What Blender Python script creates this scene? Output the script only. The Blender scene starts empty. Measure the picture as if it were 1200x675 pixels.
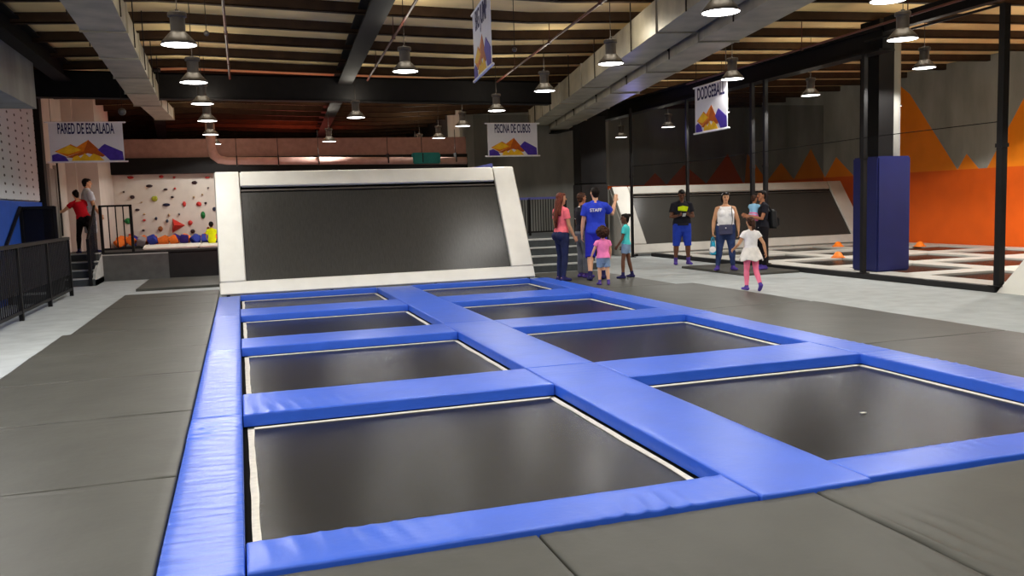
import bpy, bmesh, math, random
from mathutils import Vector, Matrix, Quaternion, noise
random.seed(7)
C = bpy.context.scene.collection
sc = bpy.context.scene
R = math.radians
PI = math.pi

# ---------------------------------------------------------------- camera
F_PX = 1002.87; YAW = .30550; PITCH = -.09800; ROLL = -.03220; CZ = 1.66
def cam_axes():
    cy, sy, cp, sp = math.cos(YAW), math.sin(YAW), math.cos(PITCH), math.sin(PITCH)
    f = Vector((sy*cp, cy*cp, sp)); r = Vector((cy, -sy, 0)); u = r.cross(f)
    c, s = math.cos(ROLL), math.sin(ROLL)
    return c*r + s*u, -s*r + c*u, f
RX, UP, FW = cam_axes()
cam = bpy.data.cameras.new('camera'); camo = bpy.data.objects.new('camera', cam); C.objects.link(camo)
cam.sensor_width = 36; cam.lens = F_PX/1200*36; cam.clip_start = .05; cam.clip_end = 200
camo.matrix_world = Matrix(((RX.x, UP.x, -FW.x, 0), (RX.y, UP.y, -FW.y, 0), (RX.z, UP.z, -FW.z, CZ), (0, 0, 0, 1)))
sc.camera = camo
vs = sc.view_settings
sc.display_settings.display_device = 'sRGB'
vs.view_transform = 'Standard'; vs.look = 'None'; vs.exposure = 0.0; vs.gamma = 1; vs.use_curve_mapping = False

# ---------------------------------------------------------------- materials
def lin(c):
    return tuple(((v/255)/12.92 if v/255 <= .04045 else ((v/255+.055)/1.055)**2.4) for v in c) + (1,)
def newmat(name):
    m = bpy.data.materials.new(name); m.use_nodes = True
    nt = m.node_tree; return m, nt, nt.nodes['Principled BSDF']
def pmat(name, rgb, rough=.6, spec=.4, metal=0, var=.06, scale=6, bump=0, bscale=40, stretch=None, sheen=0, coords='Object'):
    m, nt, b = newmat(name)
    n = nt.nodes; l = nt.links
    b.inputs['Roughness'].default_value = rough
    b.inputs['Specular IOR Level'].default_value = spec
    b.inputs['Metallic'].default_value = metal
    tc = n.new('ShaderNodeTexCoord'); src = tc.outputs[coords]
    if stretch:
        mp = n.new('ShaderNodeMapping'); mp.inputs['Scale'].default_value = stretch
        l.new(src, mp.inputs['Vector']); src = mp.outputs['Vector']
    nz = n.new('ShaderNodeTexNoise'); nz.inputs['Scale'].default_value = scale; nz.inputs['Detail'].default_value = 4
    l.new(src, nz.inputs['Vector'])
    rp = n.new('ShaderNodeValToRGB'); c = lin(rgb)
    rp.color_ramp.elements[0].position = .3; rp.color_ramp.elements[1].position = .7
    rp.color_ramp.elements[0].color = tuple(max(0, v*(1-var*2)) for v in c[:3])+(1,)
    rp.color_ramp.elements[1].color = tuple(min(1, v*(1+var*2)) for v in c[:3])+(1,)
    l.new(nz.outputs['Fac'], rp.inputs['Fac']); l.new(rp.outputs['Color'], b.inputs['Base Color'])
    if bump:
        n2 = n.new('ShaderNodeTexNoise'); n2.inputs['Scale'].default_value = bscale; n2.inputs['Detail'].default_value = 3
        l.new(src, n2.inputs['Vector'])
        bp = n.new('ShaderNodeBump'); bp.inputs['Strength'].default_value = bump; bp.inputs['Distance'].default_value = .02
        l.new(n2.outputs['Fac'], bp.inputs['Height']); l.new(bp.outputs['Normal'], b.inputs['Normal'])
    return m
M = {}
M['carpet'] = pmat('grey_carpet', (166, 171, 172), .95, .1, var=.05, scale=3, bump=.25, bscale=300)
M['mat'] = pmat('black_vinyl_mat', (74, 74, 69), .46, .13, var=.05, scale=2.2, bump=.12, bscale=9)
M['blue'] = pmat('blue_vinyl_pad', (44, 92, 206), .38, .45, var=.03, scale=3, bump=.10, bscale=14)
M['blue_wrinkled'] = pmat('blue_vinyl_pad_creased', (44, 92, 206), .34, .5, var=.03, scale=3, bump=.55, bscale=1, stretch=(2.2, 15, 1))
M['white_pad'] = pmat('white_vinyl_pad', (240, 238, 228), .45, .4, var=.02, scale=3, bump=.08, bscale=10)
M['court_pad'] = pmat('offwhite_court_pad', (196, 194, 186), .5, .35, var=.03, scale=3)
M['bed'] = pmat('woven_black_bed', (27, 26, 24), .26, .10, var=.10, scale=10, stretch=(1, 14, 1), bump=.10, bscale=60)
M['bed_dark'] = pmat('woven_black_slanted_bed', (58, 57, 54), .30, .4, var=.10, scale=8, stretch=(8, 1, 1), bump=.08, bscale=50)
M['tape'] = pmat('white_webbing', (226, 222, 210), .8, .2, var=.05, scale=20)
M['pit'] = pmat('black_pit', (12, 12, 12), .95, .1)
M['steel_black'] = pmat('black_painted_steel', (21, 20, 21), .5, .2, var=.1)
M['steel_dark'] = pmat('dark_brown_steel', (66, 48, 32), .7, .2, var=.12, scale=4)
M['beam'] = pmat('black_beam_paint', (14, 12, 12), .7, .2, var=.15)
M['ceil'] = pmat('cream_roof_sheet', (240, 210, 150), .8, .2, var=.06, scale=1.2)
M['galv'] = pmat('galvanised_sheet', (164, 156, 136), .42, .4, metal=.35, var=.12, scale=2.5, bump=.03, bscale=12)
M['lamp_grey'] = pmat('grey_lamp_housing', (92, 86, 80), .5, .4, metal=.3)
M['lamp_shade'] = pmat('aluminium_lamp_shade', (84, 78, 72), .45, .4, metal=.4)
M['cord'] = pmat('dark_cord', (40, 34, 30), .7, .2)
M['pipe_red'] = pmat('red_sprinkler_pipe', (92, 48, 38), .5, .4)
M['concrete'] = pmat('bare_concrete', (150, 150, 144), .85, .2, var=.12, scale=1.3, bump=.1, bscale=20, stretch=(1, 1, .35))
M['wall_white'] = pmat('white_wall', (208, 200, 192), .8, .2, var=.03, scale=2)
M['wall_grey'] = pmat('grey_wall', (150, 148, 142), .8, .2, var=.04, scale=2)
M['wall_dark'] = pmat('charcoal_wall', (44, 42, 42), .85, .15, var=.1, scale=1.5)
M['wall_blue'] = pmat('blue_painted_wall', (32, 78, 176), .7, .3, var=.04)
M['climb'] = pmat('climbing_wall_white', (214, 208, 198), .75, .25, var=.03, scale=3)
M['orange'] = pmat('deep_orange_paint', (222, 92, 14), .75, .25, var=.03, scale=2)
M['orange2'] = pmat('light_orange_paint', (238, 132, 18), .75, .25, var=.03, scale=2)
M['navy'] = pmat('navy_vinyl', (30, 36, 98), .5, .35, var=.05, scale=4)
M['grey_panel'] = pmat('grey_carpeted_panel', (96, 98, 98), .9, .15, var=.05, scale=6, bump=.1, bscale=150)
M['black_panel'] = pmat('black_panel', (30, 30, 31), .6, .3)
M['step'] = pmat('dark_step_carpet', (70, 74, 76), .9, .15)
M['nosing'] = pmat('pale_step_nosing', (180, 182, 180), .7, .3)
M['rail_blue'] = pmat('violet_rail_paint', (92, 96, 170), .5, .4)
M['banner'] = pmat('white_banner_vinyl', (228, 226, 232), .55, .3, var=.01)
M['ink'] = pmat('navy_print', (42, 36, 84), .6, .2, var=.02)
M['print_orange'] = pmat('orange_print', (230, 130, 26), .6, .2, var=.1, scale=9)
M['print_yellow'] = pmat('yellow_print', (246, 190, 40), .6, .2, var=.08, scale=9)
M['print_violet'] = pmat('violet_print', (74, 52, 160), .6, .2, var=.1, scale=9)
M['print_brown'] = pmat('rust_print', (190, 92, 30), .6, .2, var=.08, scale=9)
M['rod'] = pmat('white_rod', (240, 236, 240), .4, .5)
M['skin_tan'] = pmat('tan_skin', (202, 150, 112), .55, .35, var=.03, scale=12)
M['skin_light'] = pmat('light_skin', (222, 172, 138), .55, .35, var=.03, scale=12)
M['skin_dark'] = pmat('dark_skin', (104, 66, 46), .5, .4, var=.03, scale=12)
M['skin_brown'] = pmat('brown_skin', (168, 112, 80), .55, .35, var=.03, scale=12)
M['eye'] = pmat('eye_dark', (26, 18, 16), .3, .5)
M['lips'] = pmat('lips', (160, 76, 70), .5, .4)
M['lips_dark'] = pmat('lips_dark', (88, 44, 40), .5, .4)
def cloth(name, rgb, var=.06): return pmat(name, rgb, .85, .15, var=var, scale=9, bump=.25, bscale=22)
M['hair_black'] = pmat('black_hair', (22, 16, 14), .6, .12, var=.3, scale=30, stretch=(3, 3, .4), bump=.4, bscale=60)
M['hair_auburn'] = pmat('auburn_hair', (92, 40, 24), .55, .2, var=.35, scale=26, stretch=(3, 3, .4), bump=.4, bscale=60)
M['hair_tip'] = pmat('honey_hair', (176, 122, 62), .5, .4, var=.3, scale=26, stretch=(3, 3, .4), bump=.4, bscale=60)
M['hair_brown'] = pmat('brown_hair', (62, 38, 26), .6, .15, var=.35, scale=30, bump=.6, bscale=45)
M['coral'] = cloth('coral_pink_cotton', (246, 116, 126)); M['denim_dark'] = cloth('dark_denim', (38, 44, 76), .12)
M['tee_black'] = cloth('black_cotton', (34, 34, 42)); M['trim_white'] = cloth('white_trim', (226, 222, 222))
M['pants_grey'] = cloth('grey_trousers', (112, 116, 122)); M['royal'] = cloth('royal_blue_cotton', (46, 66, 190))
M['royal_dark'] = cloth('royal_blue_shorts', (44, 48, 176)); M['pink'] = cloth('candy_pink_cotton', (246, 132, 184))
M['denim_light'] = cloth('light_denim', (126, 150, 180), .12); M['teal'] = cloth('turquoise_cotton', (78, 206, 206))
M['neon'] = cloth('neon_yellow_fabric', (212, 240, 30)); M['shorts_blue'] = cloth('blue_sport_shorts', (40, 66, 176))
M['white_top'] = cloth('white_cotton', (240, 238, 238)); M['jeans'] = cloth('blue_jeans', (52, 66, 108), .14)
M['sock'] = cloth('violet_grip_sock', (84, 66, 150)); M['sock_dark'] = cloth('navy_grip_sock', (44, 42, 88))
M['leggings'] = cloth('pink_leggings', (250, 128, 160)); M['tutu'] = cloth('white_tulle', (236, 232, 226))
M['red_top'] = cloth('red_cotton', (196, 24, 38)); M['black_pants'] = cloth('black_trousers', (24, 22, 26))
M['grey_shirt'] = cloth('pale_grey_shirt', (196, 204, 214)); M['plaid'] = cloth('pale_plaid_shorts', (176, 180, 186), .25)
M['yellow'] = cloth('bright_yellow_shirt', (226, 240, 20)); M['sky'] = cloth('sky_blue_cotton', (150, 204, 240))
M['bag_navy'] = pmat('navy_leather', (58, 58, 88), .45, .4); M['bag_cyan'] = pmat('turquoise_plastic', (30, 160, 200), .35, .5)
M['bag_black'] = pmat('black_nylon', (22, 24, 26), .6, .3); M['phone'] = pmat('white_phone', (228, 232, 234), .25, .5)
M['glass_lens'] = pmat('dark_lens', (30, 26, 30), .15, .6)
M['foam_b'] = pmat('blue_foam', (62, 74, 168), .9, .1); M['foam_o'] = pmat('orange_foam', (240, 128, 56), .9, .1); M['foam_v'] = pmat('violet_foam', (58, 44, 120), .9, .1); M['foam_g'] = pmat('grey_foam', (150, 146, 150), .9, .1)
M['cone'] = pmat('orange_cone', (250, 130, 30), .5, .4)
for nm, c in dict(hold_dark=(58, 40, 44), hold_red=(200, 64, 60), hold_green=(36, 120, 62), hold_lime=(178, 186, 60), hold_blue=(62, 70, 92), hold_tan=(176, 150, 110), hold_brown=(150, 92, 50), hold_navy=(30, 34, 60)).items():
    M[nm] = pmat(nm, c, .7, .3, var=.08, scale=30, bump=.3, bscale=80)
M['red_volume'] = pmat('red_volume_paint', (206, 44, 32), .5, .4)
M['teal_wrap'] = pmat('teal_wrap', (30, 120, 116), .7, .3)
M['pinkpipe'] = pmat('pale_pipe', (150, 116, 106), .95, .05)

M['pipe_pale'] = pmat('pale_pink_pipe', (184, 150, 140), .9, .1)
def emat(name, strength, rgb=(255, 252, 246)):
    m, nt, b = newmat(name)
    b.inputs['Base Color'].default_value = (.9, .9, .9, 1)
    b.inputs['Emission Color'].default_value = lin(rgb); b.inputs['Emission Strength'].default_value = strength
    nz = nt.nodes.new('ShaderNodeTexNoise'); nz.inputs['Scale'].default_value = 3
    return m
M['lens'] = emat('lit_lamp_lens', 9)
def netmat(name, cover, rgb=(20, 20, 22)):
    m, nt, b = newmat(name); n = nt.nodes; l = nt.links
    b.inputs['Base Color'].default_value = lin(rgb); b.inputs['Roughness'].default_value = .8
    b.inputs['Specular IOR Level'].default_value = .1
    tr = n.new('ShaderNodeBsdfTransparent'); mx = n.new('ShaderNodeMixShader')
    tc = n.new('ShaderNodeTexCoord'); nz = n.new('ShaderNodeTexNoise'); nz.inputs['Scale'].default_value = 1.1
    mp = n.new('ShaderNodeMapping'); mp.inputs['Scale'].default_value = (1, 1, .25)
    l.new(tc.outputs['Object'], mp.inputs['Vector']); l.new(mp.outputs['Vector'], nz.inputs['Vector'])
    mr = n.new('ShaderNodeMapRange'); mr.inputs['From Min'].default_value = .3; mr.inputs['From Max'].default_value = .7
    mr.inputs['To Min'].default_value = cover*.85; mr.inputs['To Max'].default_value = min(1, cover*1.15)
    l.new(nz.outputs['Fac'], mr.inputs['Value']); l.new(mr.outputs['Result'], mx.inputs['Fac'])
    l.new(tr.outputs[0], mx.inputs[1]); l.new(b.outputs[0], mx.inputs[2])
    l.new(mx.outputs[0], n['Material Output'].inputs['Surface'])
    return m
M['net'] = netmat('black_netting', .20)
M['net_dense'] = netmat('dense_black_netting', .40)
M['fence_mesh'] = netmat('black_guard_mesh', .80, (22, 22, 30))
def pegmat():
    m, nt, b = newmat('perforated_white_board'); n = nt.nodes; l = nt.links
    b.inputs['Roughness'].default_value = .7
    tc = n.new('ShaderNodeTexCoord'); sp = n.new('ShaderNodeSeparateXYZ'); l.new(tc.outputs['Object'], sp.inputs[0])
    def cell(o, s):
        a = n.new('ShaderNodeMath'); a.operation = 'DIVIDE'; a.inputs[1].default_value = s; l.new(o, a.inputs[0])
        f = n.new('ShaderNodeMath'); f.operation = 'FRACT'; l.new(a.outputs[0], f.inputs[0])
        g = n.new('ShaderNodeMath'); g.operation = 'SUBTRACT'; g.inputs[1].default_value = .5; l.new(f.outputs[0], g.inputs[0])
        h = n.new('ShaderNodeMath'); h.operation = 'MULTIPLY'; h.inputs[1].default_value = s; l.new(g.outputs[0], h.inputs[0])
        return h.outputs[0]
    cb = n.new('ShaderNodeCombineXYZ'); l.new(cell(sp.outputs['Y'], .62), cb.inputs[0]); l.new(cell(sp.outputs['Z'], .165), cb.inputs[1])
    ln = n.new('ShaderNodeVectorMath'); ln.operation = 'LENGTH'
    dv = n.new('ShaderNodeVectorMath'); dv.operation = 'MULTIPLY'; dv.inputs[1].default_value = (.42, 1, 1); l.new(cb.outputs[0], dv.inputs[0])
    l.new(dv.outputs[0], ln.inputs[0])
    lt = n.new('ShaderNodeMath'); lt.operation = 'LESS_THAN'; lt.inputs[1].default_value = .028; l.new(ln.outputs['Value'], lt.inputs[0])
    mx = n.new('ShaderNodeMixRGB'); mx.inputs[1].default_value = lin((196, 200, 206)); mx.inputs[2].default_value = lin((52, 40, 44))
    l.new(lt.outputs[0], mx.inputs[0]); l.new(mx.outputs[0], b.inputs['Base Color'])
    return m
M['peg'] = pegmat()

# ---------------------------------------------------------------- mesh builder
class MB:
    def __init__(s): s.v = []; s.f = []
    def box(s, a, b):
        x0, y0, z0 = a; x1, y1, z1 = b; i = len(s.v)
        s.v += [(x0, y0, z0), (x1, y0, z0), (x1, y1, z0), (x0, y1, z0), (x0, y0, z1), (x1, y0, z1), (x1, y1, z1), (x0, y1, z1)]
        s.f += [(i, i+3, i+2, i+1), (i+4, i+5, i+6, i+7), (i, i+1, i+5, i+4), (i+1, i+2, i+6, i+5), (i+2, i+3, i+7, i+6), (i+3, i, i+4, i+7)]
        return s
    def hexa(s, p):   # 8 points, bottom loop then top loop
        i = len(s.v); s.v += [tuple(q) for q in p]
        s.f += [(i, i+3, i+2, i+1), (i+4, i+5, i+6, i+7), (i, i+1, i+5, i+4), (i+1, i+2, i+6, i+5), (i+2, i+3, i+7, i+6), (i+3, i, i+4, i+7)]
        return s
    def bar(s, a, b, w, h=None, up=(0, 0, 1)):
        h = h or w; a = Vector(a); b = Vector(b); t = (b-a).normalized(); up = Vector(up)
        if abs(t.dot(up)) > .98: up = Vector((0, 1, 0))
        sd = t.cross(up).normalized(); u = sd.cross(t)
        p = []
        for q in (a, b):
            p += [q - sd*w/2 - u*h/2, q + sd*w/2 - u*h/2, q + sd*w/2 + u*h/2, q - sd*w/2 + u*h/2]
        return s.hexa(p)
    def tube(s, pts, rad, n=12, side=None, cap=2):
        pts = [Vector(p) for p in pts]
        rad = [(r, r) if not isinstance(r, tuple) else r for r in rad]
        rings = []
        N = len(pts)
        sd0 = Vector(side) if side else None
        for k in range(N):
            t = (pts[min(k+1, N-1)] - pts[max(k-1, 0)])
            t = t.normalized() if t.length > 1e-9 else Vector((0, 0, 1))
            if sd0 is None:
                sd0 = t.orthogonal().normalized()
            sd = (sd0 - t*sd0.dot(t))
            sd = sd.normalized() if sd.length > 1e-6 else t.orthogonal().normalized()
            sd0 = sd; cr = t.cross(sd)
            if k == 0 and cap > 1:
                for a in (75, 50, 25):
                    e = min(rad[k]); rings.append((pts[k] - t*e*math.sin(R(a)), sd, cr, rad[k][0]*math.cos(R(a)), rad[k][1]*math.cos(R(a))))
            rings.append((pts[k], sd, cr, rad[k][0], rad[k][1]))
            if k == N-1 and cap > 1:
                for a in (25, 50, 75):
                    e = min(rad[k]); rings.append((pts[k] + t*e*math.sin(R(a)), sd, cr, rad[k][0]*math.cos(R(a)), rad[k][1]*math.cos(R(a))))
        i0 = len(s.v)
        for (c, sd, cr, a, b) in rings:
            for j in range(n):
                th = 2*PI*j/n
                s.v.append(tuple(c + sd*a*math.cos(th) + cr*b*math.sin(th)))
        for k in range(len(rings)-1):
            for j in range(n):
                a = i0+k*n+j; b = i0+k*n+(j+1) % n
                s.f.append((a, b, b+n, a+n))
        s.f.append(tuple(i0+j for j in reversed(range(n))))
        e = i0+(len(rings)-1)*n
        s.f.append(tuple(e+j for j in range(n)))
        return s
    def ball(s, c, r, ax=None, nu=14, nv=9):
        c = Vector(c); r = (r, r, r) if not isinstance(r, tuple) else r
        X, Y, Z = ax if ax else (Vector((1, 0, 0)), Vector((0, 1, 0)), Vector((0, 0, 1)))
        i0 = len(s.v)
        s.v.append(tuple(c - Z*r[2]))
        for k in range(1, nv):
            ph = -PI/2 + PI*k/nv
            for j in range(nu):
                th = 2*PI*j/nu
                s.v.append(tuple(c + X*r[0]*math.cos(ph)*math.cos(th) + Y*r[1]*math.cos(ph)*math.sin(th) + Z*r[2]*math.sin(ph)))
        s.v.append(tuple(c + Z*r[2])); top = len(s.v)-1
        for j in range(nu): s.f.append((i0, i0+1+(j+1) % nu, i0+1+j))
        for k in range(nv-2):
            for j in range(nu):
                a = i0+1+k*nu+j; b = i0+1+k*nu+(j+1) % nu
                s.f.append((a, b, b+nu, a+nu))
        a = i0+1+(nv-2)*nu
        for j in range(nu): s.f.append((a+j, a+(j+1) % nu, top))
        return s
    def lathe(s, prof, c=(0, 0, 0), n=24):
        i0 = len(s.v)
        for (r, z) in prof:
            for j in range(n):
                th = 2*PI*j/n; s.v.append((c[0]+r*math.cos(th), c[1]+r*math.sin(th), c[2]+z))
        for k in range(len(prof)-1):
            for j in range(n):
                a = i0+k*n+j; b = i0+k*n+(j+1) % n; s.f.append((a, b, b+n, a+n))
        s.f.append(tuple(i0+j for j in reversed(range(n)))); e = i0+(len(prof)-1)*n; s.f.append(tuple(e+j for j in range(n)))
        return s
    def prism(s, poly, O, U, V, N, t):   # polygon in the U,V plane, thickness t along N
        O, U, V, N = Vector(O), Vector(U), Vector(V), Vector(N); i = len(s.v); n = len(poly)
        for d in (0, t):
            for (a, b) in poly: s.v.append(tuple(O + U*a + V*b + N*d))
        s.f.append(tuple(i+j for j in reversed(range(n)))); s.f.append(tuple(i+n+j for j in range(n)))
        for j in range(n):
            k = (j+1) % n; s.f.append((i+j, i+k, i+n+k, i+n+j))
        return s
    def mesh(s, name, mat, smooth=False, fix=True):
        me = bpy.data.meshes.new(name); me.from_pydata(s.v, [], s.f)
        if fix:
            bm = bmesh.new(); bm.from_mesh(me); bmesh.ops.recalc_face_normals(bm, faces=bm.faces); bm.to_mesh(me); bm.free()
        if mat: me.materials.append(mat)
        if smooth:
            for p in me.polygons: p.use_smooth = True
        return me
    def build(s, name, mat, parent=None, smooth=False, bevel=0, seg=2):
        me = s.mesh(name, mat, smooth)
        o = bpy.data.objects.new(name, me); C.objects.link(o)
        if bevel:
            bm = bmesh.new(); bm.from_mesh(me)
            bmesh.ops.bevel(bm, geom=list(bm.edges), offset=bevel, segments=seg, affect='EDGES', clamp_overlap=True)
            bm.to_mesh(me); bm.free()
            if smooth:
                for p in me.polygons: p.use_smooth = True
                wn = o.modifiers.new('normals', 'WEIGHTED_NORMAL'); wn.weight = 100
        return o
def tag(o, label, cat, group=None, kind=None):
    if label: o['label'] = label
    if cat: o['category'] = cat
    if group: o['group'] = group
    if kind: o['kind'] = kind
    return o
def thing(name, label, cat, loc=(0, 0, 0), rz=None, group=None):
    """Empty at the thing's base. With rz given, parts are written in local coordinates."""
    o = bpy.data.objects.new(name, None); C.objects.link(o); o.location = loc; o.empty_display_size = .2
    if rz is not None: o.rotation_euler = (0, 0, rz); LOCAL.add(o.name)
    return tag(o, label, cat, group)
LOCAL = set()
def build(mb, name, mat, parent=None, smooth=False, bevel=0, seg=2):
    o = mb.build(name, mat, None, smooth, bevel, seg)
    if parent:
        o.parent = parent
        if parent.name not in LOCAL and parent.type == 'EMPTY':
            o.matrix_parent_inverse = Matrix.Translation(-parent.location)
    return o
def struct(name, mb, mat, **k):
    o = build(mb, name, mat, **k); o['kind'] = 'structure'; return o
def copy_tree(o, parent=None):
    c = o.copy(); C.objects.link(c)
    if parent: c.parent = parent
    for ch in list(o.children): copy_tree(ch, c)
    return c
def text_part(name, body, size, mat, parent, mw, extr=.002, sx=1.0, bold=0):
    cu = bpy.data.curves.new(name, 'FONT'); cu.body = body; cu.size = size; cu.extrude = extr; cu.align_x = 'CENTER'; cu.align_y = 'CENTER'; cu.offset = bold
    t = bpy.data.objects.new(name, cu); C.objects.link(t)
    dg = bpy.context.evaluated_depsgraph_get(); me = bpy.data.meshes.new_from_object(t.evaluated_get(dg))
    bpy.data.objects.remove(t)
    me.transform(Matrix.Diagonal((sx, 1, 1, 1))); me.transform(mw)
    me.materials.clear(); me.materials.append(mat)
    o = bpy.data.objects.new(name, me); C.objects.link(o); o.parent = parent
    return o

def pix(px, py): return RX*((px-600)/F_PX) - UP*((py-337.5)/F_PX) + FW
def onz(px, py, z):
    d = pix(px, py); t = (z-CZ)/d.z; return (round(t*d.x, 2), round(t*d.y, 2), z)
def ony(px, py, y):
    d = pix(px, py); t = y/d.y; return (round(t*d.x, 3), y, round(CZ + t*d.z, 3))
def onx(px, py, x):
    d = pix(px, py); t = x/d.x; return (x, round(t*d.y, 3), round(CZ + t*d.z, 3))

# ================================================================ SETTING
XA, XB, XC, XD, XE, XF = -.45, -.06, 2.58, 3.29, 5.84, 6.26
YS = [3.87, 4.25, 7.01, 7.82, 10.53, 11.35, 13.88, 14.86, 17.23]
PZ = .06     # top of the blue pads
# floor with the pit cut out of it
fl = MB()
hx0, hx1, hy0, hy1 = XA+.04, XF-.04, YS[0]+.04, YS[8]+.2
for (a, b) in (((-5.2, -8), (hx0, 32)), ((hx1, -8), (21, 32)), ((hx0, -8), (hx1, hy0)), ((hx0, hy1), (hx1, 32))):
    fl.box((a[0], a[1], -.12), (b[0], b[1], 0))
struct('floor', fl, M['carpet'])
pt = MB().box((hx0, hy0, -.75), (hx1, hy1, -.7))
for (a, b) in (((hx0-.02, hy0), (hx0, hy1)), ((hx1, hy0), (hx1+.02, hy1)), ((hx0, hy0-.02), (hx1, hy0)), ((hx0, hy1), (hx1, hy1+.02))):
    pt.box((a[0], a[1], -.7), (b[0], b[1], -.125))
struct('trim_1', pt, M['pit'])

# roof: a lightly folded sheet with purlins
RP = [(-5.2, 4.72), (-1, 4.89), (2.2, 4.80), (5, 4.755), (10.5, 4.97), (14, 5.05), (21, 5.18)]
def zr(x):
    for (a, b), (c, d) in zip(RP, RP[1:]):
        if x <= c: return b + (d-b)*(x-a)/(c-a)
    return RP[-1][1]
def rib(mb, y0, y1, dz0, dz1, x0=-5.2, x1=21):
    xs = [x0] + [p[0] for p in RP if x0 < p[0] < x1] + [x1]
    for a, b in zip(xs, xs[1:]):
        mb.hexa([(a, y0, zr(a)+dz0), (b, y0, zr(b)+dz0), (b, y1, zr(b)+dz0), (a, y1, zr(a)+dz0),
                 (a, y0, zr(a)+dz1), (b, y0, zr(b)+dz1), (b, y1, zr(b)+dz1), (a, y1, zr(a)+dz1)])
    return mb
ceil = struct('ceiling', rib(rib(MB(), -8, 32, .17, .25), 32, 42, .17, .25, -5.2, 7.6), M['ceil'])
for k in range(-13, 18):
    y = 20.49 - 1.55*k; xe = 21 if y < 31 else 7.5
    p = MB(); rib(p, y-.03, y+.03, 0, .17, -5.2, xe); rib(p, y-.03, y+.09, 0, .015, -5.2, xe)
    build(p, 'purlin', M['steel_dark'], ceil)
# rafters (I-beams along the hall), main cross beam
def ibeam(a, b, w, h):
    a = Vector(a); b = Vector(b); m = MB()
    m.bar(a, b, w*.12, h); up = Vector((0, 0, h/2))
    m.bar(a+up, b+up, w, h*.07); m.bar(a-up, b-up, w, h*.07); return m
for i, (x0, x1, z) in enumerate(((1.25, 3.05, 4.70), (-1.6, -3.0, 4.68), (-3.32, -3.32, 4.70))):
    y0, y1 = ((-8, 41.8), (20.6, 41.8), (-8, 20.2))[i]
    if i == 0: x0 = 2.1 + (y0-12.4)*.052; x1 = 2.1 + (y1-12.4)*.052
    struct('trim_%d' % (i+2), ibeam((x0, y0, z), (x1, y1, z), .32, .36), M['beam'])
struct('trim_5', ibeam((-4.2, 20.35, 4.47), (7.55, 20.35, 4.36), .3, .52).box((-4.2, 20.3, 4.25), (-4.15, 20.5, 4.7)).hexa(
    [(-4.2, 20.2, 4.22), (7.55, 20.2, 4.10), (7.55, 20.24, 4.10), (-4.2, 20.24, 4.22), (-4.2, 20.2, 4.74), (7.55, 20.2, 4.63), (7.55, 20.24, 4.63), (-4.2, 20.24, 4.74)]), M['beam'])
# header beam along the court
struct('trim_6', MB().box((11.52, 13.3, 4.28), (11.72, 31.5, 4.68)).box((11.45, 13.3, 4.64), (11.8, 31.5, 4.7)).box((11.45, 13.3, 4.26), (11.8, 31.5, 4.3)).box((11.54, 6, 4.60), (11.7, 13.3, 4.86)), M['beam'])

# walls
struct('wall_left', MB().box((-5.0, -8, 0), (-4.4, 23.0, 2.05)), M['wall_blue'])
struct('wall_left_upper', MB().box((-5.0, -8, 2.05), (-4.46, 23.0, 5.2)), M['wall_grey'])
struct('trim_7', MB().box((-4.40, -8, 3.68), (-3.42, 17.9, 4.84)), M['concrete'])      # pale bulkhead over the side strip
lr = MB().box((-5.2, 23.0, 0), (-4.4, 26.2, 5.2))
struct('wall_left_return', MB().box((-4.4, 26.0, 0), (-4.15, 26.2, 5.2)).box((-4.4, 26.2, 0), (-3.62, 29.0, 5.2)), M['wall_white'])
struct('wall_left_rear', lr, M['wall_white'])
struct('wall_rear_left', MB().box((-3.62, 29.0, 0), (7.6, 29.25, 4.0)), M['climb'])
struct('trim_8', MB().box((-3.62, 28.7, 2.93), (7.6, 29.0, 3.42)), M['beam'])          # black header over the climbing wall
struct('trim_9', MB().box((-3.62, 28.85, 3.42), (7.6, 29.0, 4.0)), M['pinkpipe'])
struct('wall_rear', MB().box((7.6, 31.0, 0), (21, 31.3, 5.3)).box((7.5, 29.26, 0), (7.6, 31.0, 5.3))
    , M['concrete'])
struct('wall_rear_upper', MB().box((-5.2, 42.0, 0), (7.6, 42.3, 5.3)).box((7.5, 31.0, 0), (7.6, 42, 5.3)).box((-5.3, 29.0, 0), (-5.2, 42, 5.3)), M['wall_dark'])
struct('wall_right', MB().box((20.0, -8, 0), (20.4, 31.2, 5.4)), M['concrete'])
struct('wall_near', MB().box((-5.2, -8.3, 0), (21, -8, 5.4)), M['wall_grey'])
# door-like panels and post on the left
struct('trim_10', MB().box((-4.46, 22.72, 0), (-4.30, 23.02, 4.6)), M['steel_black'])
struct('door_1', MB().box((-4.4, 23.6, .76), (-4.36, 24.3, 2.9)).box((-4.4, 23.5, .76), (-4.33, 23.6, 3.0)).box((-4.4, 24.3, .76), (-4.33, 24.4, 3.0)), M['wall_grey'])
struct('trim_11', MB().box((-4.395, 24.75, 1.2), (-4.36, 24.82, 3.6)), M['steel_black'])

pb = build(MB().box((-4.46, 8, 2.08), (-4.41, 22.6, 4.24)), 'pegboard', M['peg']); tag(pb, 'white perforated board with rows of dark holes above the blue wall', 'board')

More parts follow.
